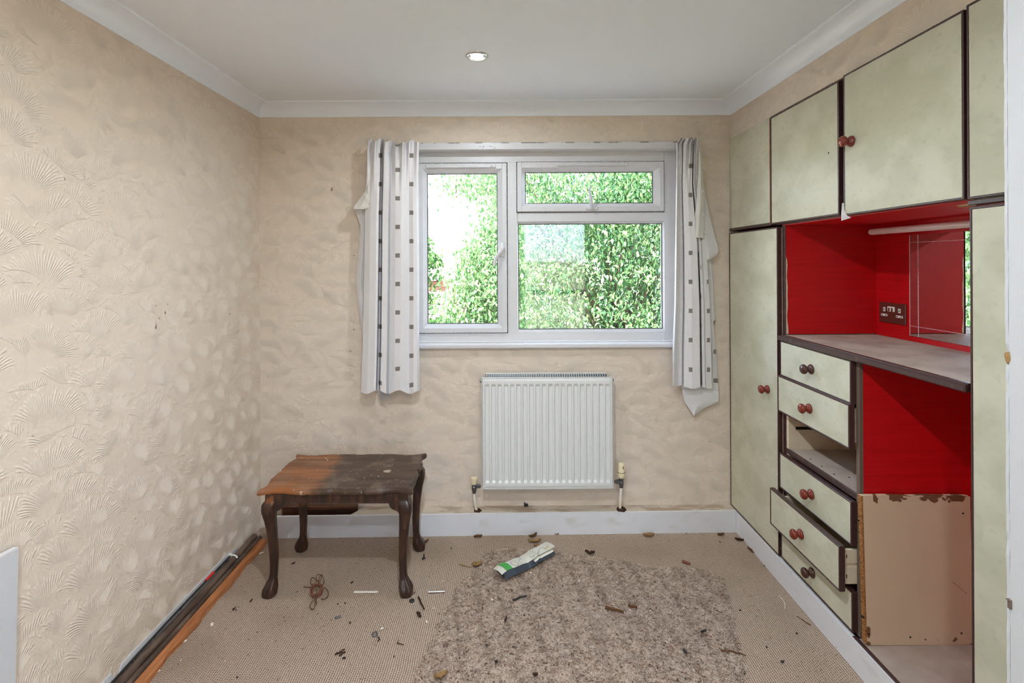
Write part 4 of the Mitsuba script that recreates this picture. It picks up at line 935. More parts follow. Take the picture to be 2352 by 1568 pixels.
def rug_height(x, y):
    d = shapely.distance(shapely.points(x, y), rug_poly.exterior)
    inside = shapely.contains_xy(rug_poly, x, y)
    h = 0.009 * np.clip(np.where(inside, d, -d) / 0.014, 0, 1) ** 0.5
    w = np.sin((x * math.cos(0.17) + y * math.sin(0.17)) * 62 + 3 * meshkit.noise(np.stack([x * 3, y * 3, y * 0], -1)))
    h = h * (0.72 + 0.12 * w + 0.35 * meshkit.fbm(np.stack([x * 26, y * 26, x * 0], -1), 3))
    return np.where(inside, h, 0)
rg = thing('rug', 'matted shaggy brown beige rug remnant with frayed edges on the carpet', 'rug')
bx = rug_poly.bounds
gx, gy = np.arange(bx[0] - 0.01, bx[2] + 0.01, 0.007), np.arange(bx[1] - 0.01, bx[3] + 0.01, 0.007)
GX, GY = np.meshgrid(gx, gy)
GZ = rug_height(GX.ravel(), GY.ravel()).reshape(GX.shape)
m = sheet(np.stack([GX, GY, GZ + 0.0004], -1))
keep = (GZ.ravel()[m.faces] > 1e-6).any(1)
m.update_faces(keep); m.remove_unreferenced_vertices()
part('backing', m, 'rug_base', rg, smooth=True)
def fibres(n, region_ymin, edge=False):
    pts = []
    while len(pts) < n:
        c = rng.uniform([bx[0] - .01, max(bx[1], region_ymin)], [bx[2] + .01, bx[3] + 0.01], (n * 2, 2))
        d = shapely.distance(shapely.points(c[:, 0], c[:, 1]), rug_poly.exterior)
        ins = shapely.contains_xy(rug_poly, c[:, 0], c[:, 1])
        ok = (d < 0.012) if edge else ins
        pts += c[ok].tolist()
    pts = np.array(pts[:n])
    z = rug_height(pts[:, 0], pts[:, 1])
    L = rng.uniform(0.005, 0.013, n) * (1.25 if edge else 1)
    a = rng.uniform(0, 2 * np.pi, n); tilt = rng.uniform(0.15, 1.0, n); r = rng.uniform(0.0006, 0.0013, n)
    dirv = np.stack([np.cos(a), np.sin(a)], 1)
    bend = rng.uniform(-0.9, 0.9, n)
    a2 = a + bend; dir2 = np.stack([np.cos(a2), np.sin(a2)], 1)
    p0 = np.c_[pts, z - 0.001]
    p1 = p0 + np.c_[dirv * (L * 0.5 * np.cos(tilt))[:, None], L * 0.5 * np.sin(tilt)]
    p2 = p1 + np.c_[dir2 * (L * 0.6)[:, None], L * 0.15 * rng.uniform(-1, 0.6, n)]
    p2[:, 2] = np.maximum(p2[:, 2], 0.001)
    vs = []
    for p_, q_ in ((p0, 1.0), (p1, 0.9), (p2, 0.35)):
        for k in range(3):
            b = a + k * 2.094
            vs.append(p_ + np.stack([np.cos(b) * r * q_, np.sin(b) * r * q_, (0.6 * r * q_) * (k == 0)], 1))
    V = np.stack(vs, 1).reshape(-1, 3)
    base = np.array([[0, 1, 4], [0, 4, 3], [1, 2, 5], [1, 5, 4], [2, 0, 3], [2, 3, 5], [3, 4, 7], [3, 7, 6], [4, 5, 8], [4, 8, 7], [5, 3, 6], [5, 6, 8], [6, 7, 8]])
    Fc = (base[None] + (np.arange(n) * 9)[:, None, None]).reshape(-1, 3)
    patch = meshkit.fbm(np.c_[pts * 30, np.zeros(n)], 3, 4)
    stripe = np.sin((pts[:, 0] * math.cos(0.17) + pts[:, 1] * math.sin(0.17)) * 62 + 3 * meshkit.noise(np.c_[pts * 3, np.zeros(n)]))
    t = np.clip(rng.normal(0.60, 0.19, n) + 0.35 * (patch - 0.5) - 0.22 * (stripe < -0.62), 0, 1)[:, None]
    lo, hi = np.array(srgb(116, 96, 82)), np.array(srgb(224, 206, 190))
    col = lo * (1 - t) + hi * t
    dark = rng.random(n) < 0.11
    col[dark] = np.array(srgb(74, 52, 40)) * rng.uniform(0.7, 1.3, (dark.sum(), 1))
    rust = rng.random(n) < 0.03
    col[rust] = np.array(srgb(150, 96, 62))
    return trimesh.Trimesh(V, Fc, process=False), np.repeat(col, 9, 0)
fm, fc = fibres(92000, 0.90)
fe, fce = fibres(7000, 0.90, True)
n0 = len(fm.vertices)
mm = trimesh.Trimesh(np.vstack([fm.vertices, fe.vertices]), np.vstack([fm.faces, fe.faces + n0]), process=False)
part('matted_fibres', mm, 'rug_fibre', rg, kind='stuff', label='matted tangled fibres', color=np.vstack([fc, fce]))

def fl(px, py):
    """Floor (or rug) point at a pixel."""
    q = on_z(px, py, 0.0)
    h = float(rug_height(np.array([q[0]]), np.array([q[1]]))[0])
    if h > 0.002:
        q = on_z(px, py, h + 0.003)
    return q
def chip(c, s, flat=0.5, seed=0, n=10):
    r = np.random.default_rng(seed)
    v = r.normal(size=(n, 3)); v /= np.linalg.norm(v, axis=1, keepdims=True); v *= r.uniform(0.7, 1.0, (n, 1)) * np.array([s[0], s[1], s[2]]) / 2
    h = trimesh.convex.convex_hull(v); h.apply_translation([c[0], c[1], c[2] - h.bounds[0][2] + 0.0005]); return h
def stick(a, b, r, taper=0.6, sag=0.002, seed=0):
    a, b = fl(*a), fl(*b)
    rs = np.random.default_rng(seed)
    t = np.linspace(0, 1, 7)[:, None]
    P = a + (b - a) * t; P[:, 2] += r + 0.001 + rs.uniform(0, sag, 7)
    P[1:-1, :2] += rs.normal(0, 0.0015, (5, 2))
    return tube(P, np.linspace(r, r * taper, 7), 6)
def dry_leaf(c, L, w, ang, seed=0):
    r = np.random.default_rng(seed)
    u, v = np.meshgrid(np.linspace(-1, 1, 9), np.linspace(-1, 1, 5))
    wid = w * (1 - u ** 2) ** 0.6 * (1 + 0.25 * r.normal(size=u.shape) * (np.abs(v) > 0.9))
    x, y = u * L / 2, v * wid / 2
    z = 0.35 * w * np.abs(v) ** 1.5 + 0.18 * L * np.abs(u) ** 2 * r.uniform(0.3, 1.2) + 0.004 * r.random(u.shape)
    ca, sa = math.cos(ang), math.sin(ang)
    P = np.stack([c[0] + ca * x - sa * y, c[1] + sa * x + ca * y, c[2] + z + 0.001], -1)
    m = sheet(P); b = m.copy(); b.vertices[:, 2] += 0.0008; m.invert(); return cat([m, b])
# wire tangle
q = fl(727, 1368)
wt_ = thing('wire_tangle', 'tangle of thin brown wire wound round a copper coil beside the front table legs', 'wire')
coil = []
for k in range(7):
    r = np.random.default_rng(40 + k)
    t = np.linspace(0, 2 * np.pi, 26); n_ = r.normal(size=3) * 0.35 + [0.0, -0.5, 0.8]; n_ /= np.linalg.norm(n_)
    e = np.cross(n_, [1, 0, 0]); e /= np.linalg.norm(e); f_ = np.cross(n_, e)
    rad = 0.022 + 0.004 * r.random()
    Pq = q + np.array([0, 0, 0.024]) + rad * (np.cos(t)[:, None] * e + np.sin(t)[:, None] * f_); Pq[:, 2] = np.maximum(Pq[:, 2], 0.003)
    coil.append(tube(Pq, 0.0020, 6))
part('coil', cat(coil), 'wire_brown', wt_, smooth=True, label='copper coloured coil')
part('loose_wire', cat([tube(np.maximum(smooth_path([np.array([fl(a, b)[0], fl(a, b)[1], zz_]) for a, b, zz_ in w_], 22), [-9, -9, 0.002]), 0.0017, 6) for w_ in (
    [(724, 1350, .02), (714, 1347, .015), (718, 1336, .02), (726, 1334, .006), (722, 1350, .02)], [(728, 1352, .03), (734, 1340, .04), (744, 1340, .02), (741, 1348, .01), (729, 1354, .015)],
    [(730, 1352, .02), (737, 1336, .03), (732, 1347, .02), (741, 1356, .01), (728, 1356, .02)], [(722, 1360, .02), (715, 1352, .006), (697, 1349, .004)], [(737, 1360, .02), (750, 1360, .014), (754, 1368, .005), (745, 1378, .005), (738, 1377, .004)],
    [(724, 1375, .02), (716, 1388, .012), (712, 1396, .004), (719, 1401, .004), (724, 1390, .01), (726, 1376, .02)], [(728, 1372, .04), (727, 1384, .02), (727, 1390, .004)])]), 'wire_dark', wt_, smooth=True)
def lay(m, label, cat_, name, mt, **k): return solo(name, m, mt, label, cat_, **k)
a, b = fl(813, 1360), fl(868, 1360)
lay(cbox(a[0], b[0], a[1] - 0.006, a[1] + 0.006, 0.0008, 0.0030, 0.0006), 'narrow white plastic strip lying on the carpet between the front table legs', 'plastic strip', 'plastic_strip', 'bit_white')
a, b = fl(984, 1362), fl(1022, 1360.5)
lay(tube([a + [0, 0, .005], a + [0.004, 0, .005], b + [0, 0, .005]], [0.0055, 0.0042, 0.0042], 12), 'shiny silver metal rod on the carpet right of the table', 'metal rod', 'metal_rod', 'chrome', smooth=40)
a = fl(973, 1282)
lay(cat([chip(fl(973, 1284), (.022, .026, .02), seed=3), chip(fl(974, 1279), (.014, .014, .02), seed=4)]), 'black lump on the carpet right of the rear table leg', 'plastic piece', 'plastic_piece', 'bit_black')
lay(lathe([(0, 0.001), (0.010, 0.001), (0.011, 0.005), (0.008, 0.008), (0, 0.008)], 12, 'z', fl(946, 1381)), 'small round black disc beside the front right claw foot', 'disc', 'plastic_disc', 'bit_black')
lay(stick((961, 1374), (974, 1401), 0.0040, 0.7, seed=2), 'dark straight stick on the carpet right of the front table leg', 'stick', 'stick', 'bit_dark')
lay(stick((959, 1410), (966, 1419), 0.0055, 0.8, seed=3), 'short stubby brown stick below the dark straight one', 'stick', 'stick', 'bit_dark')
lay(stick((953, 1361), (941, 1370), 0.0016, 0.7, seed=4), 'thin brown twig touching the front right claw foot', 'twig', 'twig', 'bit_brown')
lay(cat([stick((770, 1506), (792, 1493), 0.0030, 0.6, seed=5), stick((779, 1508), (793, 1498), 0.0026, 0.6, seed=6), stick((772, 1502), (794, 1500), 0.002, 0.6, seed=8)]), 'small bundle of dark twigs on the carpet near the lower left', 'twigs', 'twig_bundle', 'bit_dark')
lay(chip(fl(791, 1513), (.018, .012, .010), seed=11), 'black crumb just below the twig bundle', 'crumb', 'plastic_piece', 'bit_black')
lay(tube([fl(861, 1459) + [0.008 * math.cos(t), 0.008 * math.sin(t), 0.006 + 0.003 * math.sin(t)] for t in np.linspace(0, 6.283, 14)], 0.0028, 6), 'small grey metal ring on the carpet in the lower left', 'ring', 'metal_ring', 'dull_metal', smooth=True)
lay(chip(fl(877, 1446), (.020, .014, .010), seed=12), 'white plaster chip next to the grey metal ring', 'chip', 'plaster_chip', 'bit_white')
lay(chip(fl(979, 1430), (.016, .018, .008), seed=13), 'white plaster chip right of the front table leg near the rug', 'chip', 'plaster_chip', 'bit_white')
lay(cbox(-.012, .012, -.004, .004, 0, .005, .001).apply_transform(trimesh.transformations.rotation_matrix(0.5, [0, 0, 1])).apply_translation(fl(776, 1419) + [0, 0, .001]), 'small bright metal clip on the carpet left of the grey ring', 'metal clip', 'metal_clip', 'dull_metal')
lay(chip(fl(804, 1432), (.014, .014, .010), seed=14), 'small grey stone between the metal clip and the grey ring', 'stone', 'small_stone', 'dull_metal')
lay(cat([stick((912, 1478), (928, 1483), 0.0018, 0.5, seed=15), stick((913, 1479), (916, 1471), 0.0014, 0.5, seed=16)]), 'forked thin twig on the carpet left of the rug', 'twig', 'twig', 'bit_dark')
lay(stick((1178, 1381), (1209, 1371), 0.0040, 0.8, seed=17), 'dark pencil-like stick lying on the rug below the folded packet', 'stick', 'stick', 'bit_black')
lay(stick((1390, 1398), (1432, 1409), 0.0050, 0.9, seed=18), 'long flat brown stick lying on the rug right of its middle', 'stick', 'stick', 'bit_brown')
lay(stick((1443, 1394), (1463, 1397), 0.0048, 0.9, seed=19), 'short brown stick on the rug beside the long flat one', 'stick', 'stick', 'bit_brown')
lay(stick((1568, 1292), (1585, 1298), 0.0062, 0.9, seed=20), 'reddish brown stick on the carpet at the top edge of the rug', 'stick', 'stick', 'wire_brown')
lay(cat([stick((1656, 1496), (1685, 1500), 0.0030, 0.8, seed=21), stick((1685, 1500), (1713, 1508), 0.0030, 0.5, seed=22)]), 'long thin brown twig across the right edge of the rug', 'twig', 'twig', 'bit_brown')
lay(chip(fl(1797, 1521), (.022, .018, .012), seed=23, n=6), 'black triangular piece on the carpet at lower right', 'plastic piece', 'plastic_piece', 'bit_black')
pth = smooth_path([fl(1791, 1373) + [0, 0, .003], fl(1799, 1381) + [0, 0, .004], fl(1803, 1391) + [0, 0, .003], fl(1803, 1400) + [0, 0, .003]], 12)
lay(tube(pth, 0.0013, 6), 'curved pale yellow straw on the carpet near the plinth', 'straw', 'straw', 'bit_white')
lay(chip(fl(1140, 1522), (.014, .034, .016), seed=25), 'black plastic clip lying on the rug near the bottom', 'plastic clip', 'plastic_clip', 'bit_black')
lay(chip(fl(1230, 1552), (.026, .020, .014), seed=26), 'dark brown lump on the rug at the very bottom', 'lump', 'dirt_lump', 'bit_dark')
lay(chip(fl(1118, 1483), (.014, .014, .010), seed=27), 'round black crumb on the left part of the rug', 'crumb', 'dirt_lump', 'bit_black')
lay(stick((1611, 1455), (1622, 1450), 0.004, 0.9, seed=28), 'short black stick on the right part of the rug', 'stick', 'stick', 'bit_black')
lay(stick((1570, 1495), (1578, 1502), 0.0045, 0.9, seed=29), 'black stub on the lower right part of the rug', 'stub', 'stick', 'bit_black')
lay(stick((1160, 1428), (1164, 1416), 0.004, 0.3, seed=30), 'dark pointed splinter on the left part of the rug', 'splinter', 'splinter', 'bit_dark')
lay(chip(fl(1929, 1493), (.032, .026, .020), seed=31), 'tan crumbly lump against the plinth at lower right', 'lump', 'dirt_lump', 'bit_tan')
lay(stick((1862, 1437), (1830, 1417), 0.0018, 0.6, seed=32), 'thin brown twig on the carpet beside the plinth', 'twig', 'twig', 'bit_brown')
lay(cat([stick((1055, 1298), (1083, 1304), 0.0022, 0.8, seed=33), dry_leaf(fl(1096, 1300), 0.05, 0.03, 0.2, 34)]), 'withered yellowish leaf with a long stalk at the top left corner of the rug', 'leaf', 'dry_leaf', 'bit_tan')
for i, (px, py, L, w_, an, lab, mt) in enumerate((
    (1098, 1234, .055, .024, 0.3, 'small curled brown leaf under the radiator\'s left end at the skirting', 'bit_brown'), (1224, 1233, .060, .026, 0.5, 'curled brown leaf touching the skirting below the radiator', 'bit_brown'),
    (1228, 1246, .080, .034, 0.1, 'largest curled tan leaf just above the folded packet', 'bit_tan'), (1234, 1256, .045, .024, -0.5, 'small tan leaf between the large leaf and the packet', 'bit_tan'),
    (1355, 1273, .055, .030, -0.2, 'dark brown leaf at the rug\'s top edge right of the packet', 'bit_dark'), (1656, 1230, .050, .026, 0.3, 'brown leaf by the skirting near the right corner', 'bit_brown'),
    (1698, 1242, .050, .028, -0.3, 'dark brown leaf in the corner of skirting and plinth', 'bit_dark'), (1731, 1269, .070, .028, -0.8, 'brown leaf lying against the plinth', 'bit_brown'),
    (1490, 1232, .075, .035, 0.1, 'tan crumpled leaf by the skirting right of the radiator', 'bit_tan'), (1278, 1228, .030, .018, -0.2, 'tiny tan leaf at the skirting below the radiator', 'bit_tan'),
    (1020 - 8, 1556, .06, .03, 0.4, 'pale tan leaf on the rug at the bottom left', 'bit_tan'), (978, 1246, .045, .02, 0.8, 'brown leaf scrap beside the rear right table foot', 'bit_brown'))):
    lay(dry_leaf(fl(px, py), L * 0.85, w_ * 0.7, an, 60 + i), lab, 'leaf', 'dry_leaf', mt)
# small white chips and dark crumbs
for i, (px, py) in enumerate(((1447, 1402), (1570, 1397), (1615, 1404), (1740, 1371), (1497, 1386), (1399, 1380), (1391, 1344), (1416, 1338), (1219, 1316), (1331, 1335), (996, 1398), (1495, 1403), (1322, 1398), (1130, 1378), (1017, 1334), (963, 1306), (833, 1245), (516, 1361), (594, 1224))):
    lay(chip(fl(px, py), (.010, .010, .006), seed=100 + i, n=7), 'tiny white plaster crumb on the floor', 'crumb', 'plaster_crumb', 'bit_white', group='white plaster crumbs on the floor')
for i, (px, py) in enumerate(((1700, 1402), (1654, 1246), (1575, 1225), (1755, 1300), (1830, 1456), (1761, 1487), (1036, 1260), (776, 1388), (792, 1386), (674, 1295), (869, 1465), (905, 1509), (1286, 1352), (1204, 1413), (1203, 1415), (1455, 1370), (1614, 1523), (1576, 1560), (1055, 1512), (545, 1556), (541, 1402), (1709, 1549))):
    lay(chip(fl(px, py), (.012, .009, .007), seed=200 + i, n=7), 'tiny dark crumb of dirt on the floor', 'crumb', 'dirt_crumb', 'bit_black', group='dark dirt crumbs on the floor')
def splinters(pts, seed): return None
for i, (a, b) in enumerate((((1178 - 500, 1293), (1172 - 500 - 3, 1297)), ((574, 1383), (580, 1378)), ((535, 1403), (541, 1396)), ((872, 1469), (868, 1474)), ((806, 1341), (812, 1337)))):
    lay(stick(a, b, 0.0028, 0.6, seed=300 + i), 'tiny dark splinter on the carpet left of the rug', 'splinter', 'splinter', 'bit_dark', group='dark splinters on the carpet')
for i, (px, py) in enumerate(((512, 1358), (487, 1434), (600, 1270), (422, 1473), (360, 1543))):
    q = fl(px, py); r = np.random.default_rng(400 + i); an = r.uniform(0, 3)
    lay(cbox(-.010, .010, -.005, .005, 0, .0012, .0003).apply_transform(trimesh.transformations.rotation_matrix(an, [0, 0, 1])).apply_translation(q + [0, 0, .001]), 'small clear plastic scrap on the carpet beside the wooden batten', 'plastic scrap', 'plastic_scrap', 'bit_white', group='plastic scraps beside the batten')
# fine grit everywhere
for (x0_, x1_, y0_, y1_, n_, lab_) in ((-1.18, -0.42, 1.50, 2.12, 190, 'fine grit and crumbs scattered over the carpet in front of the table'), (0.99, 1.19, 1.55, 2.60, 90, 'fine grit and crumbs scattered over the carpet along the plinth')):
    gr = [chip((rng.uniform(x0_, x1_), rng.uniform(y0_, y1_), 0), tuple(rng.uniform(.003, .007, 3)), seed=1000 + i, n=5) for i in range(n_)]
    gcol = np.array([srgb(60, 46, 38), srgb(160, 128, 90), srgb(224, 218, 206)])[np.arange(n_) % 3]
    lay(cat(gr), lab_, 'grit', 'floor_grit', 'rug_fibre', kind='stuff', color=np.vstack([np.repeat(c_[None], len(g_.vertices), 0) for c_, g_ in zip(gcol, gr)]))
# white scraps on the table
for i, (px, py) in enumerate(((693, 1052), (752, 1057), (748, 1053))):
    q = on_z(px, py, TZ)
    lay(chip(q, (.012, .008, .005), seed=500 + i, n=7), 'tiny white plaster crumb on the wooden table top', 'crumb', 'plaster_crumb', 'bit_white', group='white crumbs on the table top')
# folded packet
pk = thing('packet', 'flattened folded paper packet with a green band lying on the rug', 'packet')
A, B = np.array(fl(1147, 1334)), np.array(fl(1270, 1272))
dv = (B - A) / np.linalg.norm(B - A); dv[2] = 0; nv_ = np.array([-dv[1], dv[0], 0]); Lp = np.linalg.norm(B - A)
def pk_sheet(w0, w1, z0, z1, l0, l1, lift, n=18):
    t = np.linspace(l0, l1, n); s = np.linspace(0, 1, 6)
    Pp = np.zeros((n, 6, 3))
    for i, ti in enumerate(t):
        base = A + dv * ti
        kink = 0.006 * math.sin(ti / Lp * 9) + 0.006 * (abs(ti / Lp - 0.58) < 0.1)
        for j, sj in enumerate(s):
            w_ = w0 + (w1 - w0) * sj + 0.003 * math.sin(ti * 60)
            Pp[i, j] = base + nv_ * w_ + [0, 0, 0.010 + z0 + (z1 - z0) * sj + lift * math.sin(sj * math.pi) + kink]
    m = sheet(Pp); b = m.copy(); b.vertices[:, 2] += 0.0009; m.invert(); mmm = cat([m, b]); return mmm
part('upper_layer', pk_sheet(-0.018, 0.045, 0.025, 0.022, 0.0, Lp, 0.006), 'packet_paper', pk, label='pale printed upper layer')
part('lower_layer', pk_sheet(-0.030, 0.035, 0.001, 0.008, 0.015, Lp - 0.012, 0.0), 'packet_dark', pk, label='dark blue grey underside')
part('fold', pk_sheet(-0.031, -0.019, 0.001, 0.023, 0.012, Lp * 0.55, 0.0), 'packet_dark', pk)
part('fold', pk_sheet(-0.030, -0.024, 0.001, 0.012, Lp * 0.55, Lp - 0.014, 0.0), 'packet_dark', pk)
part('inner_flap', pk_sheet(-0.026, 0.010, 0.013, 0.016, Lp * 0.57, Lp - 0.02, 0.002), 'bit_white', pk)
part('green_band', pk_sheet(-0.0185, 0.0455, 0.0262, 0.0232, 0.030, 0.062, 0.006, 6), 'packet_green', pk, label='green band')

def ordinal_labels(group, what):
    ks = sorted([k for k in labels if labels[k].get('group') == group], key=lambda k: np.mean(meshkit.WRITTEN[scene[k]['filename']][0][:, 0] / meshkit.WRITTEN[scene[k]['filename']][0][:, 1]))
    names = 'first second third fourth fifth sixth seventh eighth ninth tenth eleventh twelfth thirteenth fourteenth fifteenth sixteenth seventeenth eighteenth nineteenth twentieth'.split() + ['twenty-first', 'twenty-second', 'twenty-third']
    for i, k in enumerate(ks):
        c = meshkit.WRITTEN[scene[k]['filename']][0].mean(0)
        if 'table' in group: labels[k]['label'] = f'{what}, {names[i]} from left'; continue
        on = 'rug' if shapely.contains_xy(rug_poly, c[0], c[1]) else 'carpet'
        labels[k]['label'] = f'{what} on the {on}, {names[i]} from left among such crumbs' if 'crumb' in what else f'{what}, {names[i]} from left'
for g_, w_ in (('white plaster crumbs on the floor', 'tiny white plaster crumb'), ('dark dirt crumbs on the floor', 'tiny dark dirt crumb'), ('dark splinters on the carpet', 'tiny dark splinter on the carpet left of the rug'),
               ('plastic scraps beside the batten', 'small clear plastic scrap beside the wooden batten'), ('white crumbs on the table top', 'tiny white crumb on the wooden table top')):
    ordinal_labels(g_, w_)

# ------------------------------------------------------------------ outside
GZ0 = -2.75
mat('patio_paving', proc(lambda p, n, uv: mix(srgb(140, 136, 128), srgb(162, 157, 148), fbm(p.x * 1.5, p.y * 1.5, 0.0, 4))), 0.95)
struct('ground', cbox(-40, 40, 3.05, 70, GZ0 - 0.2, GZ0, 0), 'patio_paving', 'pale paved garden far below the window')
def brick_c(p, n, uv):
    u = dr.select(dr.abs(n.x) > 0.5, p.y, p.x) / 0.225; v = p.z / 0.075
    row = dr.floor(v); u = u + 0.5 * (row - 2 * dr.floor(row / 2))
    fu, fv = u - dr.floor(u), v - row
    mort = (fu < 0.05) | (fv < 0.14)
    c = mix(srgb(168, 118, 104), srgb(146, 98, 88), cell_rand(dr.floor(u), row))
    return dr.select(mort, C(190, 180, 168), c)
mat('brickwork', proc(brick_c), 0.9)
mat('roof_tile', srgb(150, 140, 132), 0.85)
mat('fence_grey', srgb(150, 138, 134), 0.85)
mat('bark', proc(lambda p, n, uv: mix(srgb(96, 84, 70), srgb(140, 128, 112), fbm(p.x * 30, p.y * 30, p.z * 8, 3))), 0.9)
hs = thing('house', 'brick house with a tiled roof behind the trees seen through the left casement', 'house')
part('wall', cbox(-9, -1.95, 15.0, 19.5, GZ0, 1.02, 0), 'brickwork', hs, label='red brick wall')
part('fascia', cbox(-9.2, -0.5, 14.58, 14.64, 0.90, 1.06, 0.01), 'upvc', hs, label='white fascia board')
part('gutter', tube([(-9.2, 14.54, 1.02), (-0.5, 14.54, 1.02)], 0.05, 8), 'upvc', hs)
part('drainpipe', tube([(-1.72, 14.95, 1.0), (-1.72, 14.95, GZ0)], 0.035, 8), 'upvc', hs)
roof_v = np.array([[-9.3, 14.5, 1.02], [-0.4, 14.5, 1.02], [-0.4, 17.2, 2.25], [-9.3, 17.2, 2.25], [-0.4, 19.9, 1.02], [-9.3, 19.9, 1.02]])
part('roof', trimesh.Trimesh(roof_v, [[0, 1, 2], [0, 2, 3], [3, 2, 4], [3, 4, 5], [0, 5, 4], [0, 4, 1], [1, 4, 2], [0, 3, 5]], process=False), 'roof_tile', hs)
tl_ = []
sl = np.array([0, 2.7, 1.23]); sl_n = np.array([0, -1.23, 2.7]); sl_n = sl_n / np.linalg.norm(sl_n)
v_t, f_t = [], []
for r in range(11):
    for c_ in range(17):
        x0 = -4.6 + c_ * 0.25 + (r % 2) * 0.125
        a_ = np.array([x0, 14.5, 1.02]) + sl * (r / 11.0) + sl_n * 0.045; b_ = a_ + sl * (1.15 / 11) - sl_n * 0.03
        pts = [a_ + [0, 0, 0], a_ + [.24, 0, 0], b_ + [.24, 0, 0], b_, a_ + [.12, 0, .03], b_ + [.12, 0, .03], a_ - sl_n * .03, a_ + [.24, 0, 0] - sl_n * .03]
        k0 = len(v_t); v_t += pts; f_t += [[k0 + i for i in t] for t in ([0, 4, 5], [0, 5, 3], [4, 1, 2], [4, 2, 5], [6, 7, 1], [6, 1, 4], [6, 4, 0])]
part('roof_tiles', trimesh.Trimesh(np.array(v_t), f_t, process=False), 'roof_tile', hs, kind='stuff', label='pale roof tiles')
fn = thing('fence', 'weathered grey board fence behind the leaves, low in the left casement', 'fence')
for i in range(7):
    part('board', cbox(-2.6, 0.4, 12.0 - 0.012 * (i % 2), 12.02 - 0.012 * (i % 2), 0.74 - 0.155 * i - 0.14, 0.74 - 0.155 * i, 0.006), 'fence_grey', fn)
part('board', cbox(-2.6, 0.4, 12.03, 12.05, GZ0, -0.35, 0.006), 'fence_grey', fn)
for x in (-2.6, -1.12, 0.4):
    part('post', cbox(x - 0.05, x + 0.05, 11.93, 12.05, GZ0, 0.86, 0.01), 'fence_grey', fn)

scene['leaf'] = {'type': 'principledthin', 'base_color': {'type': 'mesh_attribute', 'name': 'vertex_color'}, 'roughness': 0.30, 'eta': 1.6, 'diff_trans': 0.75, 'spec_trans': 0.0}
def leaves(cen, nrm_bias, L, W_, seed, palette):
    """Folded pointed leaves, drooping, at the given points."""
    r = np.random.default_rng(seed); n = len(cen)
    az = r.uniform(0, 2 * np.pi, n); dp = r.normal(-0.75, 0.55, n)
    t = np.stack([np.cos(az) * np.cos(dp), np.sin(az) * np.cos(dp), np.sin(dp)], 1)
    up = np.stack([r.normal(0, .5, n), r.normal(-0.3, .5, n), np.ones(n)], 1)
    s = np.cross(t, up); s /= np.linalg.norm(s, axis=1, keepdims=True); nn = np.cross(s, t)
    l = (L * r.uniform(0.65, 1.25, n))[:, None]; w = (W_ * r.uniform(0.7, 1.2, n))[:, None]
    f = r.uniform(0.1, 0.5, n)[:, None]
    tip = cen + t * l - nn * l * 0.18
    m1, m2 = cen + t * l * 0.3 + nn * l * 0.03, cen + t * l * 0.66 - nn * l * 0.02
    a1, a2 = m1 + (s + nn * f) * w, m1 + (nn * f - s) * w
    b1, b2 = m2 + (s + nn * f) * w * 0.82, m2 + (nn * f - s) * w * 0.82
    V = np.stack([cen, a1, m1, a2, b1, m2, b2, tip], 1).reshape(-1, 3)
    base = np.array([[0, 1, 2], [0, 2, 3], [1, 4, 5], [1, 5, 2], [2, 5, 6], [2, 6, 3], [4, 7, 5], [5, 7, 6]])
    Fc = (base[None] + (np.arange(n) * 8)[:, None, None]).reshape(-1, 3)
    pal = np.array([srgb(*c) for c in palette]); k = r.integers(0, len(pal), n)
    col = pal[k] * r.uniform(0.75, 1.2, (n, 1))
    return trimesh.Trimesh(V, Fc, process=False), np.repeat(col, 8, 0)
GREENS = [(100, 140, 92), (84, 126, 78), (122, 156, 104), (78, 116, 80), (140, 168, 116), (94, 138, 104)]
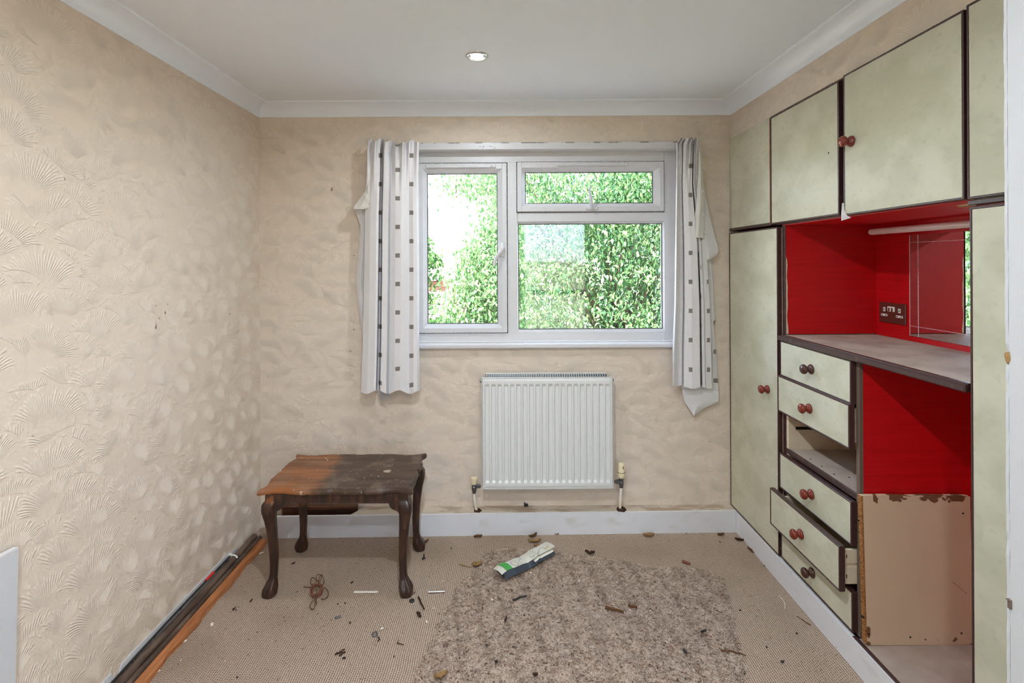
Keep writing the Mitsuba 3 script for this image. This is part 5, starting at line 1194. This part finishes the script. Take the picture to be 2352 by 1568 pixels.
def tree(name, label, cat_, blobs, n, L, W_, seed, trunk, palette=GREENS, spread=0.16, per=22, group=None):
    k = thing(name, label, cat_, group)
    r = np.random.default_rng(seed)
    vol = np.array([b[3] * b[4] * b[5] for b in blobs]) ** 0.85
    pick = r.choice(len(blobs), n // per, p=vol / vol.sum())
    B_ = np.array(blobs)[pick]
    d = r.normal(size=(len(pick), 3)); d /= np.linalg.norm(d, axis=1, keepdims=True)
    rad = r.uniform(0.25, 1.0, len(pick)) ** 0.45
    cc = B_[:, :3] + d * rad[:, None] * B_[:, 3:6]
    cen = np.repeat(cc, per, 0) + r.normal(0, spread, (len(cc) * per, 3))
    m, col = leaves(cen, None, L, W_, seed + 1, palette)
    part('foliage', m, 'leaf', k, kind='stuff', color=col)
    x, y = trunk[:2]
    top = np.array(blobs[0][:3])
    part('trunk', tube(smooth_path([(x, y, GZ0), (x + 0.05, y, GZ0 + 1.2), (0.5 * (x + top[0]), 0.5 * (y + top[1]), 0.5 * (GZ0 + 1.2 + top[2])), top + [0, 0, 0.6 * blobs[0][5]]], 16), np.linspace(trunk[2], trunk[2] * 0.25, 16), 9), 'bark', k, smooth=True)
    for j in range(trunk[3]):
        e = cc[r.integers(0, len(cc))]; o = np.array([x, y, GZ0 + 1.2]) * 0.35 + top * 0.65 + r.normal(0, 0.25, 3) * [0.4, 0.4, 1]
        mid = 0.5 * (o + e) + [0, 0, 0.15] + r.normal(0, 0.08, 3)
        part('branch', tube(smooth_path([o, mid, e], 10), np.linspace(trunk[2] * 0.28, 0.008, 10), 6), 'bark', k, smooth=True)
    return k
tree('leafy_tree', 'large leafy green tree filling the fixed pane and the top sash of the window', 'tree', [(1.9, 8.6, 0.9, 2.4, 1.5, 2.4), (0.7, 8.2, 0.2, 1.1, 1.0, 1.5), (1.2, 7.8, 2.6, 1.7, 1.0, 0.9), (3.0, 8.2, 1.6, 1.6, 1.2, 1.8)], 56000, 0.088, 0.019, 11, (2.1, 8.7, 0.16, 40), spread=0.13)
tree('slender_tree', 'sparse light green tree in front of the tiled roof in the left casement', 'tree', [(-0.23, 5.9, 0.90, 0.45, 0.5, 0.72), (-0.36, 5.8, 0.22, 0.56, 0.5, 0.40), (-0.06, 6.0, 1.55, 0.25, 0.4, 0.58), (-0.55, 6.1, -0.15, 0.55, 0.5, 0.42), (-0.20, 6.0, 1.25, 0.30, 0.4, 0.5), (-0.40, 6.2, 2.44, 0.5, 0.3, 0.10)], 24000, 0.062, 0.0145, 21, (-0.20, 6.0, 0.05, 14), spread=0.11, palette=[(112, 152, 104), (98, 140, 88), (130, 164, 112), (88, 130, 92), (142, 170, 122)])
tree('shrub', 'dark green shrub low in the left corner of the casement', 'shrub', [(-1.15, 10.0, -0.10, 0.65, 0.5, 0.62), (-1.62, 10.2, 1.15, 0.26, 0.3, 0.75), (-1.3, 10.0, -0.9, 0.8, 0.6, 0.7)], 5600, 0.11, 0.026, 31, (-1.40, 10.2, 0.05, 5), palette=[(70, 112, 62), (84, 122, 68), (62, 100, 60)], spread=0.10)
tree('hedge_tree', 'leafy tree far right behind the large one', 'tree', [(6.0, 12.0, 0.8, 2.6, 1.8, 2.8)], 9000, 0.16, 0.045, 41, (6.0, 12.0, 0.16, 6))
tree('hedge_tree', 'leafy tree far left beyond the brick house wall', 'tree', [(-6.5, 11.5, 0.2, 2.0, 1.6, 2.4)], 7000, 0.16, 0.045, 51, (-6.5, 11.5, 0.14, 6))
